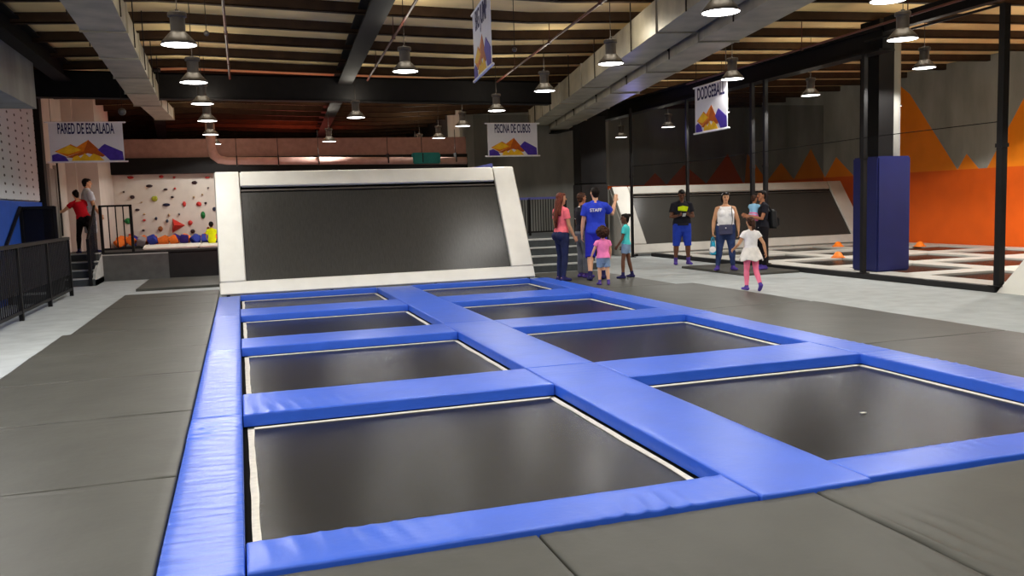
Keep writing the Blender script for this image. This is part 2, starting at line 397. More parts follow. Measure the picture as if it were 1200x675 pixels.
# mountain mural on the right wall
def mural(name, label, to3, pts_hi, a0, a1, zl, N, mats, zb=.02):
    t = thing(name, label, 'mural', to3(a0, 0))
    b = MB(); O = Vector((0, 0, 0))
    def pr(mb, poly, t0):
        i = len(mb.v); n = len(poly)
        for d in (t0, t0+.006):
            for (a, z) in poly: mb.v.append(tuple(Vector(to3(a, z)) + Vector(N)*d))
        mb.f.append(tuple(i+j for j in range(n))); mb.f.append(tuple(i+n+j for j in range(n)))
        for j in range(n):
            k = (j+1) % n; mb.f.append((i+j, i+k, i+n+k, i+n+j))
    pr(b, [(a0, zb), (a1, zb), (a1, zl), (a0, zl)], 0)
    build(b, 'base_band', mats[0], t)
    h = MB()
    for poly in pts_hi: pr(h, poly, 0)
    build(h, 'mountain_peaks', mats[1], t)
    return t
ZL = 2.23
hi = [[(8, ZL), (18.94, ZL), (17.6, 4.35), (16.9, 3.3), (16.1, 4.2), (15.2, 2.9), (14.0, 4.6), (12.5, 3.0), (11, 4.4), (8, 3.0)],
      [(19.23, ZL), (19.98, ZL), (19.66, 2.67)],
      [(19.98, ZL), (24.0, ZL), (23.2, 3.32), (22.3, 4.95), (21.89, 4.65)],
      [(24.4, ZL), (25.9, ZL), (25.3, 2.92)], [(25.9, ZL), (27.7, ZL), (26.7, 3.3)], [(27.7, ZL), (29.4, ZL), (28.5, 2.9)], [(29.4, ZL), (31, ZL), (30.8, 3.4)]]
mural('mountain_mural', 'orange mountain range painted along the right concrete wall behind the net', lambda a, z: (20.0, a, z), hi, 8, 31, ZL, (-1, 0, 0), (M['orange'], M['orange2']))
hb = [[(19.9, ZL), (18.2, ZL), (19.2, 3.4)], [(18.2, ZL), (16.4, ZL), (17.2, 3.0)], [(16.4, ZL), (15.4, ZL), (15.9, 2.7)], [(13.8, ZL), (12.6, ZL), (13.2, 3.0)]]
mural('mountain_mural', 'smaller rust orange mountains painted on the far end wall of the ball court', lambda a, z: (a, 31.0, z), hb, 12.9, 19.98, ZL, (0, -1, 0), (M['orange'], M['orange']), 2.1)

# ================================================================ TRAMPOLINES
def tramp(x0, x1, y0, y1, label):
    t = thing('trampoline', label, 'trampoline', ((x0+x1)/2, (y0+y1)/2, -.6), None, 'floor trampolines')
    zb = -.045; i = .03
    n = 26; b = MB(); i0 = 0
    ax0, ax1, ay0, ay1 = x0+i, x1-i, y0+i, y1-i
    for k in range(2):
        for r in range(n+1):
            for c in range(n+1):
                u, v = c/n, r/n
                sag = .022*(1-(2*u-1)**2)*(1-(2*v-1)**2)
                b.v.append((ax0+(ax1-ax0)*u, ay0+(ay1-ay0)*v, zb - sag - k*.006))
    w = n+1
    for k in range(2):
        for r in range(n):
            for c in range(n):
                a = k*w*w+r*w+c; q = (a, a+1, a+w+1, a+w); b.f.append(q if k == 0 else q[::-1])
    bo = build(b, 'bed', M['bed'], t, smooth=True)
    tp = MB(); tw = .045
    def strip(p, q, nrm):
        N = 24; p = Vector(p); q = Vector(q); nr = Vector(nrm)
        i0 = len(tp.v)
        for k in range(N+1):
            c = p.lerp(q, k/N); j = nr*(.006*noise.noise(c*3)); wv = tw*(1+.25*noise.noise(c*2.1+Vector((5, 0, 0))))
            for (d, z) in ((0, 0), (wv, 0), (wv, .005), (0, .005)):
                tp.v.append(tuple(c + nr*d + j + Vector((0, 0, z-.001))))
        for k in range(N):
            for e in range(4):
                a = i0+k*4+e; b2 = i0+k*4+(e+1) % 4; tp.f.append((a, b2, b2+4, a+4))
        tp.f.append((i0, i0+1, i0+2, i0+3)); e = i0+N*4; tp.f.append((e, e+1, e+2, e+3))
    strip((ax0, ay0, zb), (ax0, ay1, zb), (1, 0, 0)); strip((ax1, ay0, zb), (ax1, ay1, zb), (-1, 0, 0))
    strip((ax0, ay0, zb), (ax1, ay0, zb), (0, 1, 0)); strip((ax0, ay1, zb), (ax1, ay1, zb), (0, -1, 0))
    build(tp, 'edge_tape', M['tape'], bo)
    fr = MB(); o = .10
    P = [(x0-o, y0-o, -.08), (x1+o, y0-o, -.08), (x1+o, y1+o, -.08), (x0-o, y1+o, -.08)]
    for k in range(4): fr.bar(P[k], P[(k+1) % 4], .05)
    for (a, b_) in ((x0-o, y0-o), (x1+o, y0-o), (x1+o, y1+o), (x0-o, y1+o)): fr.bar((a, b_, -.7), (a, b_, -.08), .05)
    build(fr, 'frame', M['pit'], t)
    cv = MB(); zc = -.056
    cv.box((x0-.1, y0-.1, zc-.004), (ax0+.01, y1+.1, zc)).box((ax1-.01, y0-.1, zc-.004), (x1+.1, y1+.1, zc)).box((x0-.1, y0-.1, zc-.005), (x1+.1, ay0+.01, zc-.001)).box((x0-.1, ay1-.01, zc-.005), (x1+.1, y1+.1, zc-.001))
    build(cv, 'gap_dark_strip', M['pit'], t)  # black strip standing in for the dark gap, hides the springs
    sp = MB()
    for k in range(40):
        u = (k+.5)/40
        for (a, b_) in (((x0-o, y0+(y1-y0)*u), (ax0, y0+(y1-y0)*u)), ((x1+o, y0+(y1-y0)*u), (ax1, y0+(y1-y0)*u)), ((x0+(x1-x0)*u, y0-o), (x0+(x1-x0)*u, ay0)), ((x0+(x1-x0)*u, y1+o), (x0+(x1-x0)*u, ay1))):
            sp.bar((a[0], a[1], -.07), (b_[0], b_[1], -.066), .012)
    build(sp, 'springs', M['pit'], t)
rows = ['nearest', 'second nearest', 'third', 'farthest']
for r in range(4):
    y0, y1 = YS[2*r+1], YS[2*r+2]
    tramp(XB, XC, y0, y1, '%s floor trampoline of the left row, black bed edged in white tape' % rows[r])
    tramp(XD, XE, y0, y1, '%s floor trampoline of the right row, black bed edged in white tape' % rows[r])

def soft(name, x0, x1, y0, y1, zt, th, mat, label, cat, group=None, amp=.004, rnd=.014, wr=None, kind=None, nx=None, ny=None, seed=0):
    """A padded slab: rounded rim, gently uneven top, optional wrinkles running across (wr = list of (axis, position, reach, amplitude))."""
    m = MB(); dx, dy = x1-x0, y1-y0
    fx = .018 if wr and any(q[0] == 'x' for q in wr) else .06
    fy = .018 if wr and any(q[0] == 'y' for q in wr) else .06
    nx = nx or max(8, min(180, int(dx/fx))); ny = ny or max(8, min(200, int(dy/fy)))
    def axis(a0, a1, n):
        e = [0, .15, .5, 1.0]
        head = [a0 + rnd*k for k in e]; tail = [a1 - rnd*k for k in reversed(e)]
        mid = [a0+rnd + (a1-a0-2*rnd)*k/n for k in range(1, n)]
        return head + mid + tail
    X = axis(x0, x1, nx); Y = axis(y0, y1, ny)
    def drop(d):
        if d >= rnd: return 0
        return rnd - math.sqrt(max(0, rnd*rnd - (rnd-d)**2))
    for y in Y:
        for x in X:
            d = min(x-x0, x1-x); e = min(y-y0, y1-y)
            z = zt - max(drop(d), drop(e))
            q = Vector((x*1.7+seed, y*1.7, seed*3.1))
            z += amp*noise.noise(q) + amp*.4*noise.noise(q*3.3)
            if wr:
                for (axn, pos, reach, a) in wr:
                    s_, c_ = (y, x) if axn == 'y' else (x, y)
                    fo = math.exp(-abs(s_-pos)/reach)
                    ph = s_*(27+8*noise.noise(Vector((pos, seed, 2)))) + 3.2*noise.noise(Vector((c_*1.6, s_*.9, seed+7))) + c_*2.2
                    msk = max(0, .25+1.3*noise.noise(Vector((c_*2.3, s_*1.3, seed*1.7+3))))
                    z += a*fo*msk*(1-abs(math.sin(ph))**.55)
            m.v.append((x, y, z))
    w = len(X); h = len(Y)
    for r in range(h-1):
        for c in range(w-1):
            a = r*w+c; m.f.append((a, a+1, a+w+1, a+w))
    rim = [c for c in range(w)] + [r*w+w-1 for r in range(1, h)] + [(h-1)*w+c for c in range(w-2, -1, -1)] + [r*w for r in range(h-2, 0, -1)]
    i0 = len(m.v)
    for k in rim: m.v.append((m.v[k][0], m.v[k][1], zt-th))
    L = len(rim)
    for k in range(L):
        j = (k+1) % L; m.f.append((rim[k], i0+k, i0+j, rim[j]))
    m.f.append(tuple(i0+k for k in range(L)))
    o = build(m, name, mat, smooth=True)
    o.data.set_sharp_from_angle(angle=R(50))
    tag(o, label, cat, group, kind)
    return o
TH = .10
PG = 'blue safety pads between the trampolines'
segs = [(YS[0], YS[2]+.05), (YS[2]+.05, YS[4]-.03), (YS[4]-.03, YS[6]+.1), (YS[6]+.1, YS[8]+.02)]
wrk = [.034, .026, .016, .010]
for k, (a, b) in enumerate(segs):
    soft('safety_pad', XA, XB-.008, a, b-.006, PZ, TH, M['blue_wrinkled'], ['wrinkled blue edge pad along the left side, nearest the camera', 'second blue edge pad along the left side, beside the second trampoline', 'third blue edge pad along the left side', 'farthest blue edge pad along the left side, touching the white slanted frame'][k], 'pad', PG,
         wr=[('y', b-.1, 1.6 if k == 0 else .7, wrk[k]), ('y', a+.6, .8, wrk[k]*.6)], seed=k)
    soft('safety_pad', XE, XF, a, b-.006, PZ, TH, M['blue'], ['nearest blue edge pad along the right side, cut by the photo edge', 'second blue edge pad along the right side, beside the walkway mat', 'third blue edge pad along the right side', 'farthest blue edge pad along the right side, by the standing group'][k], 'pad', PG,
         wr=[('y', b-.2, 1.4, .014), ('y', a+.3, .6, .010)], seed=k+10)
for k, (a, b) in enumerate(((YS[0]-.02, YS[3]-.02), (YS[3]-.02, YS[5]), (YS[5], YS[8]+.02))):
    soft('safety_pad', XC, XD, a, b-.006, PZ+.004, TH, M['blue'], ['near half of the wide blue centre pad between both trampoline rows', 'middle length of the wide blue centre pad', 'far length of the wide blue centre pad, reaching the slanted trampoline'][k], 'pad', PG, amp=.003,
         wr=[('y', b-.1, .35, .008)], seed=k+20)
bars = [(0, 1, 'nearest'), (2, 3, 'second nearest'), (4, 5, 'third'), (6, 7, 'fourth')]
for k, (a, b, nm) in enumerate(bars):
    soft('safety_pad', XB, XC-.008, YS[a], YS[b], PZ+.002, TH, M['blue'], '%s blue cross pad of the left trampoline row' % nm, 'pad', PG,
         wr=[('x', XB+.5, .5, .013 if k < 2 else .004), ('x', XC-.5, .6, .018 if k == 0 else .002)], seed=k+30)
    soft('safety_pad', XD+.008, XE, YS[a]+(.02 if k == 0 else 0), YS[b], PZ, TH, M['blue'], '%s blue cross pad of the right trampoline row' % nm, 'pad', PG,
         wr=[('x', XD+.9, .6, .007), ('x', XE-.3, .4, .006)], seed=k+40)
soft('safety_pad', XB, XC-.008, YS[8], YS[8]+.16, PZ+.002, TH, M['blue'], 'narrow blue pad at the foot of the slanted trampoline, left half', 'pad', PG, seed=51)
soft('safety_pad', XD+.008, XE, YS[8], YS[8]+.16, PZ+.002, TH, M['blue'], 'narrow blue pad at the foot of the slanted trampoline, right half', 'pad', PG, seed=52)

# black floor mats
MG = 'black floor mats round the trampolines'
ly = [0.0, 1.86, 3.73, 5.6, 7.48, 9.34, 11.21, 13.15, 14.98, 16.54, 18.27, 19.25]
ord_ = ['first', 'second', 'third', 'fourth', 'fifth', 'sixth', 'seventh', 'eighth', 'ninth', 'tenth', 'eleventh']
for k, (a, b) in enumerate(zip(ly, ly[1:])):
    soft('floor_mat', -2.44 + (.10 if k > 6 else 0), XA-.012, a+.004, b-.004, .04, .04, M['mat'], 'black floor mat of the left strip, %s from the camera' % ord_[k], 'mat', MG, amp=.004, rnd=.015,
         wr=[('y', b-.03, .10, .014), ('y', a+.03, .07, .009)], seed=60+k)
for k, (a, b) in enumerate(((-.44, 1.31), (1.31, 2.92), (2.92, 6.26))):
    soft('floor_mat', a+.006, b-.006, .6, YS[0]-.015, .04, .04, M['mat'], ['small black front mat left of the dark seam, at the bottom edge of the photo', 'middle black front mat below the wide blue centre pad', 'large black front mat at the right below the near blue cross pad'][k], 'mat', MG, amp=.004, rnd=.014,
         wr=[('x', a+.05, .3, .016), ('x', b-.05, .2, .010)], seed=80+k)
for k, (a, b, xe) in enumerate(((.6, 3.85, 8.3), (3.85, 7.54, 8.3), (7.54, 11.0, 8.3), (11.0, 14.6, 8.25), (14.6, 18.7, 7.9))):
    soft('floor_mat', XF+.02, xe, a+.004, b-.004, .04, .04, M['mat'], ['black mat at the right of the front mats, outside the blue pads', 'black walkway mat beside the near right edge pad', 'black walkway mat beside the second right edge pad', 'black walkway mat beside the third right edge pad, near the running girl', 'black walkway mat under the group of five people'][k], 'mat', MG, amp=.003, rnd=.014, seed=90+k)
soft('floor_mat', -2.25, 1.2, 20.4, 23.4, .06, .06, M['mat'], 'separate black mat on the carpet in front of the grey platform', 'mat', None, seed=97)
soft('floor_mat', 10.0, 11.36, 15.55, 18.2, .05, .05, M['mat'], 'black mat on the walkway under the woman in the white top', 'mat', None, seed=98)

# ================================================================ SLANTED TRAMPOLINES
def slanted(name, label, O, U, LV, W, wl, wb, wt, mats, local_out, part_mat):
    """Padded rebound wall. O lower left corner, U unit vector along, LV full slope vector, W width."""
    O = Vector(O); U = Vector(U); LV = Vector(LV); V = LV.normalized(); H = LV.length
    N = U.cross(V).normalized()
    if N.dot(Vector(local_out)) < 0: N = -N
    t = thing(name, label, 'trampoline', tuple(O))
    def slab(u0, u1, v0, v1, n0, n1):
        return [O+U*u0+V*v0+N*n0, O+U*u1+V*v0+N*n0, O+U*u1+V*v1+N*n0, O+U*u0+V*v1+N*n0, O+U*u0+V*v0+N*n1, O+U*u1+V*v0+N*n1, O+U*u1+V*v1+N*n1, O+U*u0+V*v1+N*n1]
    build(MB().hexa(slab(0, wl, wb-.02, H, -.03, .05)), 'frame_pad', part_mat, t, bevel=.022, smooth=True)
    build(MB().hexa(slab(W-wl, W, wb-.02, H, -.03, .05)), 'frame_pad', part_mat, t, bevel=.022, smooth=True)
    build(MB().hexa(slab(wl+.005, W-wl-.005, H-wt, H, -.03, .045)), 'frame_pad', part_mat, t, bevel=.022, smooth=True)
    build(MB().hexa(slab(0, W, 0, wb, -.05, .03)), 'frame_pad', part_mat, t, bevel=.02, smooth=True)
    nb = 30; b = MB()
    for k in range(2):
        for r in range(nb+1):
            for c in range(nb+1):
                u = wl*.8+(W-wl*1.6)*c/nb; v = wb*.7+(H-wt-.115-wb*.7)*r/nb
                s_ = -.03*(1-(2*c/nb-1)**2)*(1-(2*r/nb-1)**2) - .028 - k*.008
                if r > nb-3: s_ += -.010*math.exp(-((c/nb-.47)/.03)**2)
                b.v.append(tuple(O+U*u+V*v+N*s_))
    w = nb+1
    for k in range(2):
        for r in range(nb):
            for c in range(nb):
                a = k*w*w+r*w+c; b.f.append((a, a+1, a+w+1, a+w))
    bed = build(b, 'bed', mats, t, smooth=True)
    build(MB().hexa(slab(wl*.9, W-wl*.9, H-wt-.085, H-wt-.052, -.05, -.012)), 'tension_bar', M['lamp_grey'], t)
    build(MB().hexa(slab(wl*.8, W-wl*.8, H-wt-.20, H-.02, -.075, -.066)), 'gap_dark_backing', M['pit'], t)  # black strip added so the gap below the top pad stays dark
    fr = MB()
    for u in (.15, W*.33, W*.66, W-.15):
        p = O+U*u; q = O+U*u+V*(H-.1)
        fr.bar(p-N*.09+V*.1, q-N*.09, .06)
        g = Vector((q.x, q.y, 0)) - Vector((N.x, N.y, 0)).normalized()*.25
        fr.bar(q-N*.09, Vector((g.x, g.y, .0)), .06)
        fr.bar((p.x, p.y, .04), (g.x, g.y, .04), .06)
    for v in (.2, H-.12): fr.bar(O+U*.1+V*v-N*.1, O+U*(W-.1)+V*v-N*.1, .06)
    build(fr, 'support_frame', M['steel_black'], t)
    return t, N
slanted('slanted_trampoline', 'big slanted trampoline with thick white padded frame beyond the blue pads', (-.43, 17.42, .07), (1, 0, 0), (0, 1.36, 2.42), 6.46, .50, .28, .36, M['bed_dark'], (0, -1, .5), M['white_pad'])
bl = build(MB().hexa([(5.05, 18.9, 2.40), (5.6, 18.9, 2.40), (5.6, 19.1, 2.40), (5.05, 19.1, 2.40), (5.1, 18.9, 2.50), (5.6, 18.9, 2.60), (5.6, 19.1, 2.60), (5.1, 19.1, 2.50)]), 'corner_pad', M['rail_blue'], bevel=.02)
bl.parent = bpy.data.objects['slanted_trampoline']; bl.matrix_parent_inverse = Matrix.Translation(-bl.parent.location); bl['label'] = 'lavender pad tip peeking over the top right of the frame'

t2, _ = slanted('slanted_trampoline', 'grey framed slanted trampoline at the far end of the ball court', (10.95, 22.85, .08), (1, 0, 0), (0, 1.45, 1.98), 8.4, .55, .32, .30, M['bed_dark'], (0, -1, .5), M['court_pad'])
sk = MB()
for k in range(6):   # boarded side of the wedge
    y0 = 22.9 + k*.24; z1 = .1 + (k*.24)*1.36
    sk.hexa([(10.91, y0, .02), (10.935, y0, .02), (10.935, y0+.23, .02), (10.91, y0+.23, .02), (10.91, y0, z1), (10.935, y0, z1), (10.935, y0+.23, z1+.3), (10.91, y0+.23, z1+.3)])
build(sk, 'side_boards', M['court_pad'], t2)
t3, _ = slanted('slanted_trampoline', 'white side of the near slanted trampoline at the right photo edge', (11.55, 10.55, .05), (1, 0, 0), (0, -1.75, 2.0), 7.7, .5, .3, .3, M['bed_dark'], (0, 1, .5), M['court_pad'])
build(MB().prism([(10.62, .0), (8.8, 2.08), (8.6, 2.08), (8.6, 0)], (11.46, 0, 0), (0, 1, 0), (0, 0, 1), (1, 0, 0), .07), 'side_panel', M['white_pad'], t3)

# ================================================================ BALL COURT
ct = thing('ball_court', 'low dodgeball court of pale pads and dark trampoline beds behind the net', 'trampoline court', (15.5, 16.7, 0))
X0, X1, Y0, Y1 = 11.62, 19.9, 10.75, 22.7
bx = [(12.4, 14.1), (14.7, 16.7), (17.3, 19.3)]
by = [(11.3, 13.0), (13.6, 15.3), (15.9, 17.6), (18.2, 19.9), (20.5, 22.2)]
pd = MB(); xx = [X0, bx[0][0]]
ex = [X0] + [v for q in bx for v in q] + [X1]; ey = [Y0] + [v for q in by for v in q] + [Y1]
for i in range(len(ex)-1):
    for j in range(len(ey)-1):
        if not (i % 2 == 1 and j % 2 == 1):
            pd.box((ex[i]+.004, ey[j]+.004, .005), (ex[i+1]-.004, ey[j+1]-.004, .07))
build(pd, 'court_pads', M['court_pad'], ct)
for (a, b) in bx:
    for (c, d) in by: build(MB().box((a-.0, c-.0, .006), (b+.0, d+.0, .03)), 'court_bed', M['bed'], ct)
cb = build(MB().box((11.42, 10.62, 0), (11.58, 22.6, .10)), 'court_curb', M['black_panel'], bevel=.01); tag(cb, 'low black curb under the net along the grey walkway', 'curb')

# column in the court with blue padding
cl = thing('padded_column', 'tall dark column wrapped in blue padding inside the ball court', 'column', (12.42, 14.35, .07))
build(MB().box((12.12, 14.08, .07), (12.48, 14.62, 5.02)), 'shaft', M['beam'], cl)
build(MB().tube([(12.66, 14.35, .07), (12.66, 14.35, 5.1)], [.17, .17], 18, cap=1), 'pipe', M['wall_grey'], cl, smooth=True)
build(MB().box((12.03, 13.98, .072), (12.83, 14.72, 2.36)), 'column_pad', M['navy'], cl, bevel=.03)
cl = thing('padded_column', 'tall black column far behind the standing group, under the duct', 'column', (10.27, 24.3, 0))
build(MB().box((9.86, 24.0, 0), (10.68, 24.6, 4.2)), 'shaft', M['beam'], cl)
build(MB().box((9.83, 23.97, 0.001), (10.71, 24.63, 2.2)), 'column_pad', M['wall_dark'], cl, bevel=.03)

# net posts
PO = 'black posts of the net'
for (y, lab, PX) in ((10.62, 'net post nearest the camera, at the right photo edge', 11.5), (13.75, 'net post just left of the blue padded column', 11.5), (16.98, 'right post of the door gap behind the man with the baby', 11.5), (17.5, 'left post of the door gap behind the man with the baby', 11.5), (20.55, 'net post behind the boy with the phone', 11.5), (22.65, 'farthest net post, at the end of the ball court', 10.86)):
    w = .11 if y == 10.62 else (.085 if y in (13.75, 16.98, 17.5) else .07)
    zb = .1 if PX == 11.5 else 0
    p = thing('net_post', 'black steel ' + lab, 'post', (PX, y, zb), None, PO)
    build(MB().box((PX-w/2, y-w/2, zb+.005), (PX+w/2, y+w/2, 4.5 if y < 13 else 4.27)), 'pole', M['steel_black'], p)
    build(MB().box((PX-w, y-w, zb), (PX+w, y+w, zb+.015)).box((PX-w*.62, y-w*.62, 2.3), (PX+w*.62, y+w*.62, 2.36)), 'base_plate', M['steel_black'], p)
def netp(label, pts, mat, name='safety_net'):
    m = MB(); i = 0
    m.v = [tuple(p) for p in pts]; m.f = [(0, 1, 2, 3)]
    o = build(m, name, mat); tag(o, label, 'net'); return o
netp('black net panel between the two nearest posts, before the orange wall', [(11.5, 10.7, .1), (11.5, 13.68, .1), (11.5, 13.68, 4.46), (11.5, 10.7, 4.5)], M['net'])
netp('black net panel left of the blue column, up to the door gap', [(11.5, 13.82, .1), (11.5, 16.9, .1), (11.5, 16.9, 4.27), (11.5, 13.82, 4.4)], M['net'])
netp('black net panel behind the woman in white, left of the door gap', [(11.5, 17.58, .1), (11.5, 20.5, .1), (11.5, 20.5, 4.27), (11.5, 17.58, 4.27)], M['net_dense'])
netp('black net panel behind the boy with the phone, toward the far end', [(11.5, 20.6, .1), (10.9, 22.6, .02), (10.9, 22.6, 4.27), (11.5, 20.6, 4.27)], M['net_dense'])
netp('short black net panel above the door gap', [(11.5, 17.06, 2.9), (11.5, 17.44, 2.9), (11.5, 17.44, 4.27), (11.5, 17.06, 4.27)], M['net_dense'])
netp('dark net hanging across the court behind the grey slanted trampoline', [(11.0, 24.5, 2.1), (18.85, 24.5, 2.1), (18.85, 24.5, 4.6), (11.0, 24.5, 4.6)], M['net_dense'])
netp('dark net curtain behind the stairs, left of the ball court', [(11.4, 25.6, .0), (7.0, 25.6, .0), (7.0, 25.6, 4.4), (11.4, 25.6, 4.4)], M['net_dense'])
rp_ = build(MB().tube([(11.47, 10.6, 2.70), (11.47, 13.7, 2.70), (11.47, 17, 2.66), (11.47, 20.5, 2.62), (10.87, 22.6, 2.62)], [.007]*5, 8, cap=1), 'net_rope', M['pit']); tag(rp_, 'thin black rope threaded along the net at mid height', 'rope')
nc = build(MB().bar((11.5, 10.6, 4.5), (11.5, 13.75, 4.5), .035), 'net_cable', M['steel_black']); tag(nc, 'black top cable of the nearest net panel', 'cable')
for k, (px, py, lab) in enumerate(((982, 302, 'orange marker cone nearer the net on the court'), (982, 289, 'orange marker cone farther back in line with its twin'), (1078, 289, 'orange marker cone right of the blue column by the wall'))):
    x, y, z = onz(px, py, .07)
    y = min(y, 22.3); x = min(x, 19.5)
    c = thing('marker_cone', lab, 'cone', (x, y, .07), 0, 'orange marker cones')
    build(MB().lathe([(.15, 0), (.16, .02), (.12, .05), (.07, .13), (.03, .15)], n=20), 'dome', M['cone'], c, smooth=True)
    build(MB().lathe([(.17, 0), (.175, .008), (.17, .014)], n=20), 'rim', M['cone'], c)

# ================================================================ LEFT SIDE: RAILING, STAIRS, PLATFORM, CLIMBING WALL
rl = thing('railing', 'black bar railing along the left walkway, nearest the camera', 'railing', (-3.5, 16, 0))
py = [20.25, 18.05, 15.8, 13.55, 11.3]
for y in py: build(MB().box((-3.535, y-.035, 0), (-3.465, y+.035, 1.25)), 'post', M['steel_black'], rl)
build(MB().box((-3.54, 11.3, 1.2), (-3.46, 20.3, 1.26)), 'handrail', M['steel_black'], rl)
build(MB().box((-3.525, 11.3, .12), (-3.475, 20.3, .17)), 'bottom_rail', M['steel_black'], rl)
bl_ = MB()
k = 0
for y0, y1 in zip(py[1:], py):
    for j in range(1, 18):
        y = y0 + (y1-y0)*j/18; bl_.box((-3.508, y-.009, .17), (-3.492, y+.009, 1.2))
b_ = build(bl_, 'balusters', M['steel_black'], rl)
build(MB().box((-3.497, 11.3, .45), (-3.493, 20.2, 1.19)), 'mesh_infill', M['fence_mesh'], rl)
gp = thing('guard_panel', 'tall black mesh guard panel by the blue wall above the side steps', 'railing', (-4.1, 20.4, .8))
g = MB()
for x in (-4.36, -3.72): g.box((x-.03, 20.37, .8), (x+.03, 20.43, 1.92))
g.box((-4.36, 20.37, 1.87), (-3.72, 20.43, 1.93)); g.box((-4.36, 20.37, .85), (-3.72, 20.43, .9))
build(g, 'panel_frame', M['steel_black'], gp)
build(MB().box((-4.35, 20.398, .9), (-3.73, 20.402, 1.88)), 'mesh_infill', M['fence_mesh'], gp)
build(MB().bar((-4.36, 20.36, 1.92), (-4.36, 18.9, 1.12), .05), 'sloped_handrail', M['steel_black'], gp)
build(MB().box((-4.39, 18.87, .0), (-4.33, 18.93, 1.14)), 'post', M['steel_black'], gp)
def stairs(name, label, x0, x1, y0, run, rise, n, top_y):
    t = thing(name, label, 'stairs', ((x0+x1)/2, y0, 0))
    for k in range(n):
        a = y0+k*run
        s_ = build(MB().box((x0, a, 0), (x1, a+run if k < n-1 else top_y, rise*(k+1)-.03)), 'step', M['step'], t)
        build(MB().box((x0-.004, a-.012, rise*(k+1)-.03), (x1+.004, a+.10, rise*(k+1))).box((x0, a+.1, rise*(k+1)-.03), (x1, a+run if k < n-1 else top_y, rise*(k+1)-.004)), 'tread', M['nosing'], s_)
    return t
stairs('stairs', 'dark side steps behind the black railing at far left', -4.36, -3.72, 18.9, .3, .2, 4, 20.9)
stairs('stairs', 'grey steps with pale edges leading up to the climbing platform', -4.3, -3.42, 22.85, .3, .19, 4, 24.18)
# platform
pf = thing('platform', 'grey and black fronted platform below the climbing wall', 'platform', (-1.2, 24.3, 0))
build(MB().box((-3.40, 24.2, 0), (-1.82, 24.3, .68)), 'front_panel', M['grey_panel'], pf)
build(MB().box((-3.46, 22.9, 0), (-3.40, 24.2, .14)).hexa([(-3.46, 22.9, 0), (-3.40, 22.9, 0), (-3.40, 24.3, 0), (-3.46, 24.3, 0), (-3.46, 22.9, .3), (-3.40, 22.9, .3), (-3.40, 24.3, .74), (-3.46, 24.3, .74)]), 'stair_stringer', M['nosing'], pf)
build(MB().box((-1.815, 24.2, 0), (6.3, 24.3, .66)), 'front_panel', M['black_panel'], pf)
build(MB().box((-4.38, 24.31, 0), (6.3, 25.98, .70)).box((-4.38, 24.2, .685), (6.3, 25.98, .74)), 'deck', M['black_panel'], pf)
build(MB().box((-3.44, 24.19, .66), (-1.82, 24.22, .69)), 'edge_strip', M['nosing'], pf)
for k, (a, b, lab) in enumerate(((-2.5, -1.1, 'white padded edge of the foam pit, left of the seam'), (-1.08, 1.2, 'white padded edge of the foam pit, right of the seam'))):
    o = build(MB().hexa([(a, 24.9, .745), (b, 24.9, .745), (b, 27.4, .745), (a-.2*(k == 0), 27.4, .745), (a, 24.9, .80), (b, 24.9, .80), (b, 27.4, .80), (a-.2*(k == 0), 27.4, .80)]), 'pit_edge_pad', M['white_pad'], bevel=.02); tag(o, lab, 'pad', 'white pit edge pads')
pitb = build(MB().box((-3.6, 27.45, .02), (7.4, 28.98, .73)).box((-3.6, 26.02, .0), (7.4, 27.44, .70)), 'foam_pit_base', M['black_panel']); tag(pitb, 'dark foam pit base under the coloured cubes', 'pit')
# platform railing
pr = thing('railing', 'black bar railing at the top of the grey steps on the platform', 'railing', (-3.0, 24.25, .74))
for x in (-3.38, -2.66): build(MB().box((x-.035, 24.23, .60 if x > -3 else .74), (x+.035, 24.30, 1.95)), 'post', M['steel_black'], pr)
build(MB().box((-3.4, 24.23, 1.91), (-2.63, 24.3, 1.96)), 'handrail', M['steel_black'], pr)
build(MB().box((-3.4, 24.24, .80), (-2.63, 24.29, .85)), 'bottom_rail', M['steel_black'], pr)
for x in (-3.2, -3.02, -2.84): build(MB().box((x-.014, 24.25, .85), (x+.014, 24.28, 1.91)), 'baluster', M['steel_black'], pr)
sr = thing('stair_railing', 'dark sloping stair railing beside the grey steps', 'railing', (-3.43, 23.5, 0))
build(MB().hexa([(-3.52, 22.85, .05), (-3.49, 22.85, .05), (-3.49, 24.2, .75), (-3.52, 24.2, .75), (-3.52, 22.85, 1.12), (-3.49, 22.85, 1.12), (-3.49, 24.2, 1.93), (-3.52, 24.2, 1.93)]), 'infill_panel', M['fence_mesh'], sr)
build(MB().bar((-3.505, 22.8, 1.12), (-3.505, 24.22, 1.95), .05), 'handrail', M['steel_black'], sr)
build(MB().box((-3.54, 22.8, 0), (-3.47, 22.87, 1.14)), 'post', M['steel_black'], sr)
